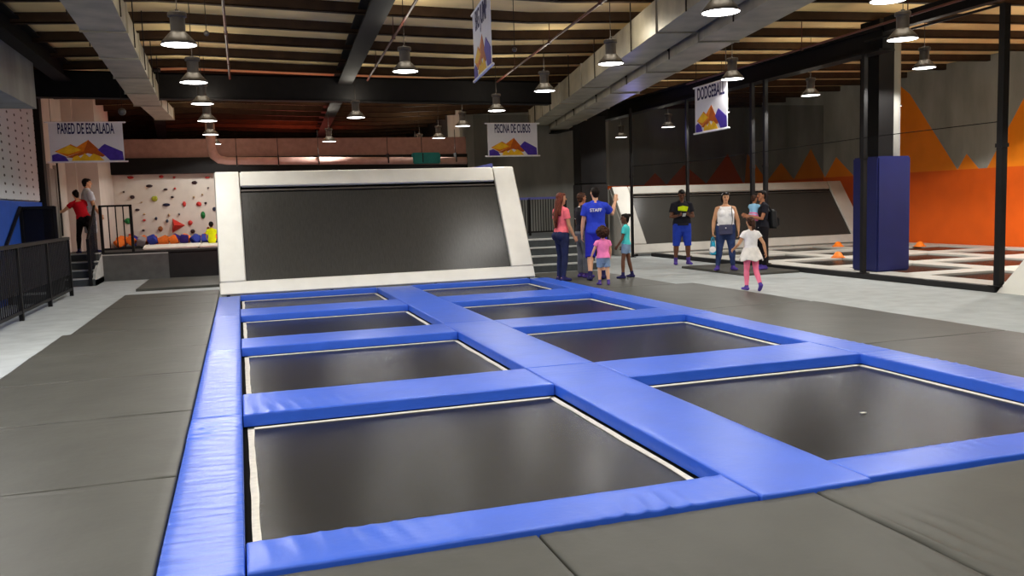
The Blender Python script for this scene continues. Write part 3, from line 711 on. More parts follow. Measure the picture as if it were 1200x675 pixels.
# climbing holds
HY = 29.0
cat_h = {'hold_dark': 'dark maroon', 'hold_red': 'red', 'hold_green': 'green', 'hold_lime': 'yellow green', 'hold_blue': 'slate blue', 'hold_tan': 'tan', 'hold_brown': 'brown orange', 'hold_navy': 'navy'}
holds = [(153, 208, 'hold_red', 1.6, .8), (189, 207, 'hold_red', 1.2, .8), (204, 208, 'hold_red', .7, .6), (243, 208, 'hold_red', 1.3, .5), (175, 218, 'hold_dark', 1.7, .8), (228, 214, 'hold_dark', 1.5, .9),
         (155, 231, 'hold_dark', 1.2, 1), (194, 222, 'hold_dark', 1.1, .6), (205, 221, 'hold_red', .6, .6), (202, 231, 'hold_dark', .8, .6), (181, 233, 'hold_lime', 1.6, 1.5), (195, 240, 'hold_navy', 1.9, .8), (216, 239, 'hold_red', .9, 1.5), (233, 239, 'hold_red', 1.4, 1.2),
         (241, 238, 'hold_dark', .7, .6), (227, 231, 'hold_tan', .6, .6), (237, 228, 'hold_tan', .5, .5), (244, 220, 'hold_dark', .5, .4), (251, 245, 'hold_blue', .9, 1.1), (238, 252, 'hold_green', 1.2, 2), (161, 246, 'hold_dark', 1.2, .7), (150, 259, 'hold_green', 1.7, 1.6),
         (169, 251, 'hold_tan', .6, .5), (169, 258, 'hold_red', .8, .6), (183, 256, 'hold_blue', .7, .9), (196, 259, 'hold_blue', .7, .9), (198, 252, 'hold_tan', .6, .8), (210, 251, 'hold_navy', .5, .5), (188, 268, 'hold_brown', 1.2, 1.4), (168, 270, 'hold_dark', .7, .6), (223, 261, 'hold_red', 1.2, 1.3),
         (226, 271, 'hold_dark', 1.2, 1.1), (205, 277, 'hold_navy', 1.4, .8), (152, 275, 'hold_red', .7, .5), (244, 267, 'hold_brown', .6, .6), (145, 225, 'hold_dark', .5, .5), (166, 237, 'hold_tan', .5, .4)]
lobes = random.Random(3)
seen = {}
ords = ['topmost', 'second', 'third', 'fourth', 'fifth', 'sixth', 'seventh', 'eighth', 'ninth', 'tenth', 'eleventh']
hs_ = sorted(holds, key=lambda h: h[1])
def wallpos(px, py):
    if px < 166: return 'left'
    if px < 200: return 'middle'
    return 'right'
cnt = {}
for h in hs_: cnt[(h[2], wallpos(h[0], 0))] = cnt.get((h[2], wallpos(h[0], 0)), 0)+1
for (px, py_, m, sx, sz) in hs_:
    x, y, z = ony(px, py_, HY-.02)
    key = (m, wallpos(px, 0)); seen[key] = seen.get(key, -1)+1
    b = MB(); r = .058
    b.ball((0, 0, 0), (r*sx, .06, r*sz), nu=12, nv=8)
    for j in range(2):
        a = lobes.uniform(-1, 1); b.ball((a*r*sx*.6, -.015, lobes.uniform(-.5, .5)*r*sz), (r*sx*.5, .06, r*sz*.55), nu=10, nv=6)
    o = build(b, 'climbing_hold', M[m], smooth=True); o.location = (x, y, z)
    pos = '' if cnt[key] == 1 else (ords[seen[key]] + ' from top, ' if seen[key] else 'topmost, ')
    tag(o, '%s climbing hold, %s%s third of the climbing wall' % (cat_h[m], pos, wallpos(px, 0)), 'climbing hold', 'climbing holds')
v = thing('climbing_volume', 'large red triangular pyramid bolted to the climbing wall', 'climbing hold', (-1.6, 29.0, 1.1))
a, b, c = (Vector(ony(202, 256, 28.998)), Vector(ony(217, 264, 28.998)), Vector(ony(202, 273, 28.998)))
ap = (a+b+c)/3 + Vector((-.05, -.30, .02))
mv = MB(); mv.v = [tuple(q) for q in (a, b, c, ap)]; mv.f = [(0, 1, 3), (1, 2, 3), (2, 0, 3), (0, 2, 1)]
build(mv, 'faces', M['red_volume'], v)
# foam cubes
rf = random.Random(11)
cells = [(i, j) for i in range(13) for j in range(4)]; rf.shuffle(cells)
for (m, nm, n) in (('foam_b', 'blue', 16), ('foam_o', 'orange', 18), ('foam_v', 'violet', 9), ('foam_g', 'grey', 5)):
    for k in range(n):
        s_ = .115
        o = build(MB().box((-s_, -s_, -s_), (s_, s_, s_)), 'foam_cube', M[m], bevel=.02)
        ax = Vector((rf.uniform(-1, 1), rf.uniform(-1, 1), rf.uniform(-.4, .4))).normalized()
        o.rotation_mode = 'QUATERNION'; o.rotation_quaternion = Quaternion(ax, rf.uniform(.15, .8))
        ci, cj = cells.pop()
        o.location = (-3.40 + ci*.30 + rf.uniform(-.02, .02), 27.66 + cj*.33 + rf.uniform(-.02, .02), .885 + rf.uniform(0, .05))
        tag(o, '%s foam cube lying in the pit below the climbing wall' % nm, 'foam cube', '%s foam cubes in the pit' % nm)

# ================================================================ REAR: PIPE, STAIRS ON THE RIGHT
pp = thing('ceiling_duct_pipe', 'pale horizontal pipe with an elbow behind the slanted trampoline', 'pipe', (-.4, 26, 3.15))
build(MB().tube([(-.62, 26, 4.2), (-.62, 26, 3.5), (-.56, 26, 3.3), (-.42, 26, 3.18), (-.2, 26, 3.14), (6.85, 26, 3.04)], [.13, .13, .13, .12, .11, .11], 16, cap=1), 'pipe', M['pipe_pale'], pp, smooth=True)
for x in (.05, 1.2, 2.35, 4.4, 5.45, 6.5): build(MB().box((x-.015, 25.85, 3.0), (x+.015, 26.15, 3.28)).box((x-.008, 25.99, 3.28), (x+.008, 26.01, 4.0)), 'hanger', M['steel_black'], pp)
build(MB().box((5.15, 25.86, 2.96), (6.0, 26.14, 3.3)), 'teal_wrap', M['teal_wrap'], pp, bevel=.03)
st2 = stairs('stairs', 'grey steps with pale edges behind the woman in pink', 6.55, 8.35, 19.25, .32, .19, 4, 20.7)
pf2 = thing('platform', 'raised dark deck at the top of the steps behind the woman in pink', 'platform', (8, 22, 0))
build(MB().box((6.4, 20.72, 0), (8.8, 25.0, .72)), 'deck_base', M['black_panel'], pf2)
build(MB().box((6.4, 20.72, .72), (8.8, 25.0, .76)), 'deck_top', M['step'], pf2)
r2 = thing('railing', 'dark railing with violet top bar behind the woman in pink', 'railing', (8, 22.6, .76))
build(MB().box((6.5, 22.56, 1.76), (8.8, 22.62, 1.82)), 'handrail', M['rail_blue'], r2)
build(MB().box((6.5, 22.57, .84), (8.8, 22.61, .88)), 'bottom_rail', M['steel_black'], r2)
bb = MB()
for k in range(1, 30):
    x = 6.5 + 2.3*k/30; bb.box((x-.01, 22.58, .88), (x+.01, 22.6, 1.76))
build(bb, 'balusters', M['steel_black'], r2)
for x in (6.53, 7.7, 8.77): build(MB().box((x-.03, 22.56, .76), (x+.03, 22.62, 1.8)), 'post', M['steel_black'], r2)
hr = thing('stair_railing', 'pale sloping handrail right of the steps behind the woman in pink', 'railing', (8.42, 19.9, 0))
build(MB().bar((8.42, 20.75, 1.72), (8.42, 19.3, .95), .05), 'handrail', M['lamp_grey'], hr)
for (y, z) in ((20.72, 1.72), (19.35, .98)): build(MB().box((8.40, y-.02, 0), (8.44, y+.02, z)), 'post', M['steel_black'], hr)
hr = thing('stair_railing', 'pale sloping handrail left of the steps, beside the slanted frame', 'railing', (6.5, 19.9, 0))
build(MB().bar((6.5, 20.75, 1.72), (6.5, 19.3, .95), .05), 'handrail', M['lamp_grey'], hr)
for (y, z) in ((20.72, 1.72), (19.35, .98)): build(MB().box((6.48, y-.02, 0), (6.52, y+.02, z)), 'post', M['steel_black'], hr)

# ================================================================ DUCTS, PIPES, LAMPS, BANNERS
def duct(name, label, a, b, w, h, mat, seams, cat='duct'):
    """bottom-left edge a->b; w to the right, h up"""
    a = Vector(a); b = Vector(b); t = thing(name, label, cat, tuple(a))
    d = (b-a); L = d.length; d.normalize(); sd = Vector((d.y, -d.x, 0)); up = Vector((0, 0, 1))
    n = seams
    for k in range(n):
        p = a + d*(L*k/n); q = a + d*(L*(k+1)/n)
        build(MB().hexa([p, p+sd*w, q+sd*w, q, p+up*h, p+sd*w+up*h, q+sd*w+up*h, q+up*h]), 'duct_section', mat, t)
        e = .022; p = q - d*.015; q2 = q + d*.015
        build(MB().hexa([p-sd*e-up*e, p+sd*(w+e)-up*e, q2+sd*(w+e)-up*e, q2-sd*e-up*e, p-sd*e+up*(h+e), p+sd*(w+e)+up*(h+e), q2+sd*(w+e)+up*(h+e), q2-sd*e+up*(h+e)]), 'flange', mat, t)
        m = a + d*(L*(k+.5)/n)
        for s2 in (-.02, w+.02):
            c = m + sd*s2; build(MB().box((c.x-.008, c.y-.008, c.z-.02), (c.x+.008, c.y+.008, zr(c.x)+.17)), 'hanger', M['cord'], t)
    return t
duct('air_duct', 'galvanised air duct under the roof at left', (-1.70, 8.5, 4.10), (-2.05, 20.9, 4.10), .55, .36, M['galv'], 6)
duct('air_duct', 'short narrower duct end beyond the left air duct', (-1.98, 20.95, 4.13), (-1.9, 24.2, 4.13), .45, .28, M['galv'], 1)
duct('air_duct', 'big galvanised air duct crossing under the roof at right', (4.86, 5.9, 4.10), (8.92, 25.9, 4.10), .58, .48, M['galv'], 7)
duct('air_duct', 'second galvanised duct running along the right side of the big duct', (5.50, 5.8, 3.97), (9.56, 25.8, 3.97), .60, .40, M['galv'], 7)
for k, (x0, x1, lab) in enumerate(((-.06, -.0, 'red sprinkler pipe under the roof above the left lamp row'), (2.15, 3.0, 'red sprinkler pipe beside the dark rafter'), (4.5, 6.1, 'red sprinkler pipe left of the big air duct'), (10.6, 11.2, 'red sprinkler pipe above the right walkway'))):
    t = thing('sprinkler_pipe', lab, 'pipe', (x0, 6, 4.58), None, 'sprinkler pipes')
    build(MB().tube([(x0, 4, 4.58), (x1, 20.0, 4.58)], [.022, .022], 10, cap=1), 'pipe', M['pipe_red'], t)
    for j in range(5):
        y = 6+3*j; x = x0+(x1-x0)*(y-4)/16
        build(MB().box((x-.006, y-.006, 4.58), (x+.006, y+.006, zr(x)+.17)).box((x-.03, y-.012, 4.55), (x+.03, y+.012, 4.61)), 'clamp', M['pipe_red'], t)

def make_lamp():
    t = thing('high_bay_lamp', '', 'ceiling lamp', (0, 0, 0), 0, 'hanging high bay lamps')
    build(MB().lathe([(.10, .38), (.108, .365), (.108, .33), (.086, .315), (.084, .15), (.10, .13)][::-1], n=24), 'housing', M['lamp_grey'], t, smooth=False)
    build(MB().lathe([(.09, .15), (.115, .125), (.16, .075), (.198, .03), (.208, .0), (.202, .0), (.19, .025), (.15, .07), (.08, .13)], n=28), 'shade', M['lamp_shade'], t, smooth=True)
    build(MB().lathe([(.199, .004), (.199, .012), (.05, .02)], n=28), 'lens', M['lens'], t)
    build(MB().tube([(0, 0, .37), (0, 0, 1.0)], [.006, .006], 6, cap=1).box((-.02, -.02, .37), (.02, .02, .41)), 'cord', M['cord'], t)
    ld = bpy.data.lights.new('lamp_light', 'SPOT'); ld.energy = LAMP_W; ld.spot_size = R(152); ld.spot_blend = .12; ld.shadow_soft_size = .17
    ld.color = (1.0, .975, .93)
    lo = bpy.data.objects.new('lamp_light', ld); C.objects.link(lo); lo.parent = t; lo.location = (0, 0, -.03)
    sd = bpy.data.lights.new('ceiling_fill', 'POINT'); sd.energy = 21; sd.shadow_soft_size = .2; sd.color = (1.0, .93, .78)  # added point fill above the shade, brightens the ceiling
    so = bpy.data.objects.new('ceiling_fill', sd); C.objects.link(so); so.parent = t; so.location = (0, 0, .42)
    return t
LAMP_W = 165
COURT = 2.2
proto = make_lamp(); used = False
LZ = 3.72
def place_lamp(x, y, z, lab, top=None, boost=None):
    global used
    o = proto if not used else copy_tree(proto)
    used = True
    o.location = (x, y, z); o['label'] = lab; LOCAL.add(o.name)
    L = (top or zr(x)+.17)-z
    for ch in o.children:
        if boost and ch.name.startswith('lamp_light'):
            ch.data = ch.data.copy(); ch.data.energy = LAMP_W*boost
        if ch.name.startswith('cord'):
            ch.scale = (1, 1, 1); 
            me = MB().tube([(0, 0, .37), (0, 0, L)], [.006, .006], 6, cap=1).box((-.02, -.02, .37), (.02, .02, .41)).mesh('cord', M['cord']); ch.data = me
o_row = ['nearest', 'second', 'third', 'fourth', 'fifth', 'sixth', 'seventh', 'eighth']
for k, (px, py_) in enumerate(((210, 53), (227, 97), (237, 122), (243, 142), (247, 158), (251, 169))):
    x, y, z = onz(px, py_, LZ - .06*(k in (0, 1, 3))); place_lamp(x, y, z, 'lit hanging lamp, %s in the left row of lamps' % o_row[k])
for k, (px, py_) in enumerate(((475, 84), (417, 138), (386, 166))):
    x, y, z = onz(px, py_, 3.80 - .08*k); place_lamp(x, y, z, 'lit hanging lamp, %s in the centre row, over the slanted trampoline' % o_row[k])
x, y, z = onz(844, 15, 3.62); place_lamp(x, y, z, 'lit hanging lamp, nearest under the big air duct, top right', 4.10)
for k, (px, py_) in enumerate(((716, 75), (638, 107), (582, 130), (542, 148), (514, 162), (492, 170))):
    x, y, z = onz(px, py_, 3.83 - .015*k); place_lamp(x, y, z, 'lit hanging lamp, %s in the row along the big air duct' % o_row[k+1])
x, y, z = onz(487, 174.5, 3.78); place_lamp(x, y, z, 'lit hanging lamp just below the farthest lamp of the duct row')
x, y, z = onz(1041, 1, 3.85); place_lamp(x, y, z, 'lit hanging lamp cut off by the top edge, above the blue column')
x, y, z = onz(858, 93, 3.80); place_lamp(x, y, z, 'lit hanging lamp right beside the dodgeball banner')
for k, (px, py_) in enumerate(((1083, 80), (950, 112), (846, 132), (783, 149), (728, 161))):
    x, y, z = onx(px, py_, 12.25 if k else 12.35); place_lamp(x, y, z, 'lit hanging lamp inside the netted ball court, %s from the camera' % o_row[k], boost=COURT)
# unseen lamps added to raise light in hall and court, some continuing the grid
for (x, y, bo) in ((-3.1, 11.0, 2.5), (-3.1, 7.9, 2.0), (-3.1, 4.6, 1.4), (-.55, 7.4, 1), (2.65, 7.4, 1), (9.0, 10.0, .6), (9.0, 7.0, .6), (-.55, 4.2, 1), (2.65, 4.2, 1), (5.85, 4.2, 1), (9.0, 3.5, .6), (-3.1, 1.0, 1), (-.55, 1.0, 1), (2.65, 1.0, 1), (5.85, 1.0, 1), (-.55, -2.6, 1), (2.65, -2.6, 1),
                   (15.6, 9.8, COURT), (15.6, 13.2, COURT), (18.6, 11.5, COURT), (18.6, 15.4, COURT), (15.75, 17.8, COURT*1.3)):  # last one is added behind the column to brighten the court
    place_lamp(x, y, LZ+.05, 'hanging fill lamp added out of view to light the hall' if x != 15.75 else 'added court fill lamp hidden behind the padded column', boost=bo)

def banner(name, label, text, c0, c1, ztop0, h, tilt=0, tsz=.17):
    """hanging between plan points c0 (left as read) and c1 (right)"""
    c0 = Vector((c0[0], c0[1], 0)); c1 = Vector((c1[0], c1[1], 0)); W = (c1-c0).length; ux = (c1-c0).normalized()
    nrm = Vector((ux.y, -ux.x, 0))     # towards the reader
    mid = (c0+c1)/2
    t = thing(name, label, 'banner', (mid.x, mid.y, ztop0-h), math.atan2(ux.y, ux.x), 'hanging banners')
    build(MB().box((-W/2, -.004, 0), (W/2, .004, h)), 'sheet', M['banner'], t)
    for z in (0, h): build(MB().tube([(-W/2-.06, 0, z), (W/2+.06, 0, z)], [.018, .018], 10), 'rod', M['rod'], t, smooth=True)
    for x in (-W/2*.92, W/2*.92): build(MB().bar((x, 0, h), (x, 0, h+(4.86-ztop0)), .008), 'wire', M['cord'], t)
    # artwork: a ridge of mountains
    def poly(nm, pts, m, d):
        build(MB().prism([((u-.5)*W, v*h) for (u, v) in pts], (0, -.0045, 0), (1, 0, 0), (0, 0, 1), (0, -1, 0), d), nm, m, t)
    poly('printed_mountain', [(.06, .27), (.22, .40), (.28, .45), (.36, .38), (.44, .47), (.50, .53), (.52, .56), (.64, .34), (.72, .22), (.55, .26), (.40, .24), (.22, .14)], M['print_orange'], .002)
    poly('printed_slope', [(.08, .26), (.26, .43), (.36, .35), (.42, .30), (.24, .20)], M['print_yellow'], .003)
    poly('printed_ridge', [(.20, .12), (.45, .27), (.52, .55), (.74, .16), (.70, .12), (.5, .22), (.30, .10)], M['print_brown'], .0035)
    poly('printed_foothill', [(.02, .02), (.02, .18), (.10, .22), (.20, .14), (.24, .02)], M['print_violet'], .004)
    poly('printed_peak', [(.70, .40), (.74, .45), (.98, .25), (.99, .03), (.80, .03), (.72, .18), (.64, .30)], M['print_violet'], .0042)
    poly('printed_glow', [(.28, .03), (.30, .12), (.36, .17), (.40, .10), (.46, .22), (.52, .12), (.58, .21), (.66, .14), (.72, .03)], M['print_yellow'], .0046)
    mw = Matrix.Translation((0, -.0045, h*.83)) @ Matrix.Rotation(R(90), 4, 'X')
    n = len(text); sx = W*.80/(n*.60*tsz)
    text_part('lettering', text, tsz, M['ink'], t, mw, .002, min(.9, sx), .007)
    return t
p0 = ony(56, 145, 22.0); p1 = ony(143, 144, 22.0)
banner('hanging_banner', 'white banner reading PARED DE ESCALADA before the climbing area', 'PARED DE ESCALADA', p0, p1, 3.84, .90, tsz=.34)
p0 = ony(571, 145, 22.0); p1 = ony(629, 144, 22.0)
banner('hanging_banner', 'white banner reading PISCINA DE CUBOS above the slanted frame', 'PISCINA DE CUBOS', p0, p1, 3.79, .86, tsz=.32)
banner('hanging_banner', 'white banner reading DODGEBALL hung before the net', 'DODGEBALL', (8.84, 15.45), (8.80, 14.2), 3.84, .90, tsz=.33)
banner('hanging_banner', 'white banner seen nearly edge on, cut by the top photo edge', 'BIG JUMP', (2.97, 10.7), (2.83, 9.45), 4.05, .82, tsz=.34)

for (px, py_, Y, lab) in ((143, 131, 19.0, 'small round pendant globe beside the end of the left duct'), (242, 39, 12.0, 'small pendant sensor hanging behind the nearest left lamp'), (603, 58, 12.0, 'small pendant sensor hanging left of the big duct')):
    x, y, z = ony(px, py_, Y)
    t = thing('pendant_globe', lab, 'pendant', (x, y, z), 0, 'small pendants')
    build(MB().ball((0, 0, 0), .075 if Y > 15 else .035), 'globe', M['lamp_grey'], t, smooth=True)
    build(MB().tube([(0, 0, .03), (0, 0, zr(x)+.17-z)], [.005, .005], 6, cap=1), 'cord', M['cord'], t)

# ================================================================ PEOPLE
def remesh(mb, name, voxel, mat, parent, smooth_it=2):
    me = mb.mesh(name, mat, True)
    o = bpy.data.objects.new(name, me); C.objects.link(o)
    m = o.modifiers.new('r', 'REMESH'); m.mode = 'VOXEL'; m.voxel_size = voxel; m.use_smooth_shade = True
    if smooth_it:
        s_ = o.modifiers.new('s', 'SMOOTH'); s_.factor = .5; s_.iterations = smooth_it
    dg = bpy.context.evaluated_depsgraph_get()
    me2 = bpy.data.meshes.new_from_object(o.evaluated_get(dg)); me2.name = name
    o.modifiers.clear(); o.data = me2; bpy.data.meshes.remove(me)
    if not me2.materials: me2.materials.append(mat)
    for p in me2.polygons: p.use_smooth = True
    o.parent = parent
    return o
def dvec(out, fwd, up, side): return Vector((out*side, fwd, up)).normalized()

def person(label, pos, az, H, skin, legs, arms, top=None, bottom=None, hair=None, socks='sock', lean=(0, 0), head=(0, 0, 0), lr=1, hsz=1, fat=1.0, hip=1.0, bust=0, belly=0, lips='lips', extra=None, group=None, sit=False):
    tr = .51*(.94 if hsz > 1 else 1)
    tot = .08 + .84*lr + tr + .32*hsz
    s = H/tot
    t = thing('person', label, 'person', (pos[0], pos[1], pos[2]), -R(az), group)
    T = Vector((lean[0], lean[1], 1)).normalized(); TX = (Vector((1, 0, 0)) - T*T.x).normalized(); TY = T.cross(TX)
    J = {}
    P = Vector((0, 0, 0))
    low = 9
    for sd in (-1, 1):
        (tf, to), sf = legs[sd][0], legs[sd][1]
        hj = P + TX*(.088*sd*hip) + Vector((0, 0, -.03))
        td = Vector((sd*math.sin(R(to)), math.sin(R(tf)), -math.cos(R(tf)))).normalized()
        so = legs[sd][2] if len(legs[sd]) > 2 else to*.3
        sdv = Vector((sd*math.sin(R(so)), math.sin(R(sf)), -math.cos(R(sf)))).normalized()
        k = hj + td*.42*lr; a = k + sdv*.41*lr
        fy = legs[sd][3] if len(legs[sd]) > 3 else 12; fp = legs[sd][4] if len(legs[sd]) > 4 else 0
        fd = Vector((sd*math.sin(R(fy))*math.cos(R(fp)), math.cos(R(fy))*math.cos(R(fp)), math.sin(R(fp))))
        J['leg', sd] = (hj, k, a, fd)
        fu = fd.cross(TX).normalized(); fu = -fu if fu.z < 0 else fu
        fl_ = .8 + .2*lr if lr < 1 else 1
        heel = a - fd*.045*fl_ - fu*.05*fl_; ball = a + fd*.09*fl_ - fu*.052*fl_; toe = a + fd*.155*fl_ - fu*.056*fl_
        J['foot', sd] = (heel, ball, toe, fl_)
        low = min(low, heel.z - .032, toe.z - .024, ball.z-.03)
    if sit: low = -.14
    shift = Vector((0, 0, -low))
    def sh(p): return (p+shift)*s
    # torso rings: t along spine, half width, half depth, offset forward
    Wf = fat
    rings = [(-.10, .125*hip*Wf, .10*Wf, -.01), (-.02, .168*hip*Wf, .122*Wf, -.015), (.07, .160*hip*Wf, .113*Wf, -.005), (.16, .140*Wf+.01*belly, .10*Wf+.03*belly, .005+.02*belly), (.27, .146*Wf, .103*Wf+.02*belly, .005+.015*belly), (.38, .160*Wf, .108*Wf, .0), (.455, .158*(Wf*.5+.5), .095*(Wf*.5+.5), -.008), (.505, .115, .075, -.012), (.545, .068, .062, -.008)]
    k_t = tr/.51
    def tor(mb, g, t0, t1, flare=0):
        rr = [r for r in rings if t0-1e-6 <= r[0] <= t1+1e-6]
        def at(q):
            for r0, r1 in zip(rings, rings[1:]):
                if r0[0] <= q <= r1[0]:
                    f = (q-r0[0])/(r1[0]-r0[0]); return tuple(r0[i]+(r1[i]-r0[i])*f for i in range(4))
            return rings[0] if q < rings[0][0] else rings[-1]
        lo = at(t0); rr = [(t0,)+lo[1:]] + [r for r in rr if r[0] > t0+.01 and r[0] < t1-.01] + [(t1,)+at(t1)[1:]]
        pts = [sh(P + T*(r[0]*k_t) + TY*r[3]) for r in rr]
        rad = [((r[1]+g+flare*max(0, (.1-r[0])))*s, (r[2]+g+flare*max(0, (.1-r[0])))*s) for r in rr]
        mb.tube(pts, rad, 24, side=tuple(TX), cap=1 if t0 > -.05 else 2)
    SHX = .172*(Wf*.16+.84)*(1 if hsz <= 1 else .93)
    for sd in (-1, 1):
        sj = P + T*(.475*k_t) + TX*(SHX*sd) + TY*(-.005)
        al = (.30*lr if lr < 1 else .30), (.25*lr if lr < 1 else .25)
        u = dvec(*arms[sd][0], sd); f = dvec(*arms[sd][1], sd)
        u = (TX*u.x + TY*u.y + T*u.z); f = (TX*f.x + TY*f.y + T*f.z)
        e = sj + u*al[0]; w = e + f*al[1]
        J['arm', sd] = (sj, e, w, f)
    def legp(mb, sd, g, end, loose=0):
        hj, k, a, fd = J['leg', sd]; q = Wf
        pts = [hj+Vector((0, 0, .05)), hj.lerp(k, .25), hj.lerp(k, .6), k, k.lerp(a, .3), k.lerp(a, .7), a]
        rad = [.092*q, .088*q, .070*q, .056*(q*.5+.5), .058*(q*.5+.5), .043, .037]
        par = [0, .25, .6, 1, 1.3, 1.7, 2]
        P2, R2 = [], []
        for i in range(7):
            if par[i] < end-1e-6: P2.append(pts[i]); R2.append(rad[i]+g+loose*max(0, par[i]-.2))
            else:
                f = (end-par[i-1])/(par[i]-par[i-1]); P2.append(pts[i-1].lerp(pts[i], f)); R2.append(rad[i-1]+(rad[i]-rad[i-1])*f+g+loose*max(0, end-.2)); break
        mb.tube([sh(p) for p in P2], [r*s for r in R2], 16, side=(1, 0, 0), cap=1)
    def armp(mb, sd, g, end, loose=0, cap=1):
        sj, e, w, f = J['arm', sd]; q = Wf*.7+.3
        pts = [sj - TX*(.05*sd) - T*.0, sj, sj.lerp(e, .5), e, e.lerp(w, .35), w]
        rad = [.05, .053*q, .046*q, .038*q, .039*q, .026]
        par = [-.2, 0, .5, 1, 1.35, 2]
        P2, R2 = [], []
        for i in range(6):
            if par[i] < end-1e-6: P2.append(pts[i]); R2.append(rad[i]+g+loose*max(0, par[i]))
            else:
                fr = (end-par[i-1])/(par[i]-par[i-1]); P2.append(pts[i-1].lerp(pts[i], fr)); R2.append(rad[i-1]+(rad[i]-rad[i-1])*fr+g+loose*max(0, end)); break
        mb.tube([sh(p) for p in P2], [r*s for r in R2], 14, cap=cap)
    def traps(mb, g):
        for sd in (-1, 1):
            mb.tube([sh(P+T*(.555*k_t)+TY*-.01), sh(P+T*(.50*k_t)+TX*(.09*sd)+TY*-.01), sh(J['arm', sd][0]+T*.005)], [(.035+g)*s, (.046+g)*s, (.048+g)*s], 12)
    def busts(mb, g):
        if bust:
            for sd in (-1, 1): mb.ball(sh(P+T*(.36*k_t)+TX*(.072*sd*Wf)+TY*(.075*Wf)), ((.072*bust+g)*s, (.062*bust+g)*s, (.068*bust+g)*s))
            for sd in (-1, 1): mb.ball(sh(P+T*(-.03)+TX*(.07*sd*hip)+TY*(-.075)), ((.085*hip+g*.6)*s, (.085*hip+g*.6)*s, (.095+g*.6)*s))
    # head frame
    hy, hp, hrl = head
    q = Matrix.Rotation(-R(hy), 3, T) @ Matrix.Rotation(R(hp), 3, TX)
    HX = q @ TX; HY_ = q @ TY; HZ = q @ T
    nb = P + T*(.53*k_t) + TY*(-.008)
    HC = nb + T*(.085*(hsz*.5+.5)) + HZ*(.105*hsz) + HY_*.02
    hz = hsz
    def hp_(x, y, z): return sh(HC + (HX*x + HY_*y + HZ*z)*hz)
    hs = s*hz
    body = MB()
    tor(body, 0, -.10, .545); traps(body, 0); busts(body, -.004)
    body.tube([sh(nb - T*.05), sh(nb+T*.04), sh(HC - (HZ*.05+HY_*.012)*hz)], [.058*s, .050*s, .052*hs], 14)
    ax = (HX, HY_, HZ)
    body.ball(hp_(0, -.008, .015), (.076*hs, .097*hs, .098*hs), ax, 18, 12)
    body.tube([hp_(0, .012, -.01), hp_(0, .028, -.055), hp_(0, .045, -.095)], [(.066*hs, .066*hs), (.058*hs, .054*hs), (.030*hs, .034*hs)], 16, side=tuple(HX))
    body.tube([hp_(0, .083, .02), hp_(0, .099, -.012), hp_(0, .102, -.022)], [.010*hs, .013*hs, .015*hs], 10)
    body.tube([hp_(-.045, .074, .034), hp_(0, .088, .036), hp_(.045, .074, .034)], [.011*hs]*3, 8)
    body.ball(hp_(0, .077, -.053), (.024*hs, .012*hs, .011*hs), ax, 10, 6)
    for sd in (-1, 1): body.ball(hp_(.078*sd, -.005, -.002), (.012*hs, .022*hs, .032*hs), ax, 10, 6)
    for sd in (-1, 1):
        legp(body, sd, 0, 2); armp(body, sd, 0, 2)
        heel, ballp, toe, fl_ = J['foot', sd]; a = J['leg', sd][2]
        body.tube([sh(a+(J['leg', sd][1]-a)*.06), sh(a), sh((heel+a)/2)], [.037*s, .036*s, .036*s], 12)
        body.tube([sh(heel), sh(ballp), sh(toe)], [(.034*s, .032*s), (.044*s, .030*s), (.036*s, .022*s)], 14, side=(1, 0, 0))
        body.tube([sh(a), sh(ballp)], [.036*s, .028*s], 12)
        # hand: palm, four fingers, thumb from the side of the palm
        sj, e, w, f = J['arm', sd]; cfg = arms[sd]
        hd = dvec(*cfg[2], sd) if len(cfg) > 2 and cfg[2] else None
        hd = (TX*hd.x+TY*hd.y+T*hd.z) if hd else f
        pn = Vector(cfg[3]) if len(cfg) > 3 and cfg[3] else Vector((-sd, 0, 0))
        curl = cfg[4] if len(cfg) > 4 else 22
        pn = (pn - hd*pn.dot(hd)).normalized(); sdv = hd.cross(pn).normalized()
        ths = 1 if sdv.dot(Vector((0, 1, .3))) > 0 else -1    # thumb towards the front
        hk = (.86 if hsz > 1 else 1)
        p0 = w; p1 = w + hd*.088*hk
        body.tube([sh(p0 - hd*.01), sh(p0+hd*.03), sh(p1)], [(.026*s, .020*s), (.038*s*hk, .016*s), (.041*s*hk, .013*s)], 14, side=tuple(sdv))
        for i, (o_, L) in enumerate(((-.031, .062), (-.0105, .078), (.0105, .084), (.031, .074))):
            oo = o_*ths*hk; b0 = p1 + sdv*oo - hd*.008
            c1 = math.radians(curl*(1+.12*(2-i))); c2 = c1*2
            d1 = hd*math.cos(c1) + pn*math.sin(c1) + sdv*oo*1.5; d2 = hd*math.cos(c2) + pn*math.sin(c2)
            b1 = b0 + d1.normalized()*(L*.55*hk); b2 = b1 + d2.normalized()*(L*.45*hk)
            body.tube([sh(b0), sh(b1), sh(b2)], [.0098*s*hk, .0088*s*hk, .0074*s*hk], 10)
        tb = w + hd*.028*hk + sdv*ths*.030*hk
        tm = tb + (hd*.72 + sdv*ths*.62 + pn*.3).normalized()*.042*hk; te = tm + (hd*.9 + sdv*ths*.2 + pn*.4).normalized()*.032*hk
        body.tube([sh(tb - sdv*ths*.01), sh(tm), sh(te)], [.0125*s*hk, .0108*s*hk, .0085*s*hk], 10)
    vox = .0068*s if hsz <= 1 else .0064*s
    bo = remesh(body, 'body', vox, M[skin], t, 1)
    # face colouring: eyes, brows, lips as material slots on the same surface
    bo.data.materials.append(M['eye']); bo.data.materials.append(M[lips])
    hc = sh(HC)
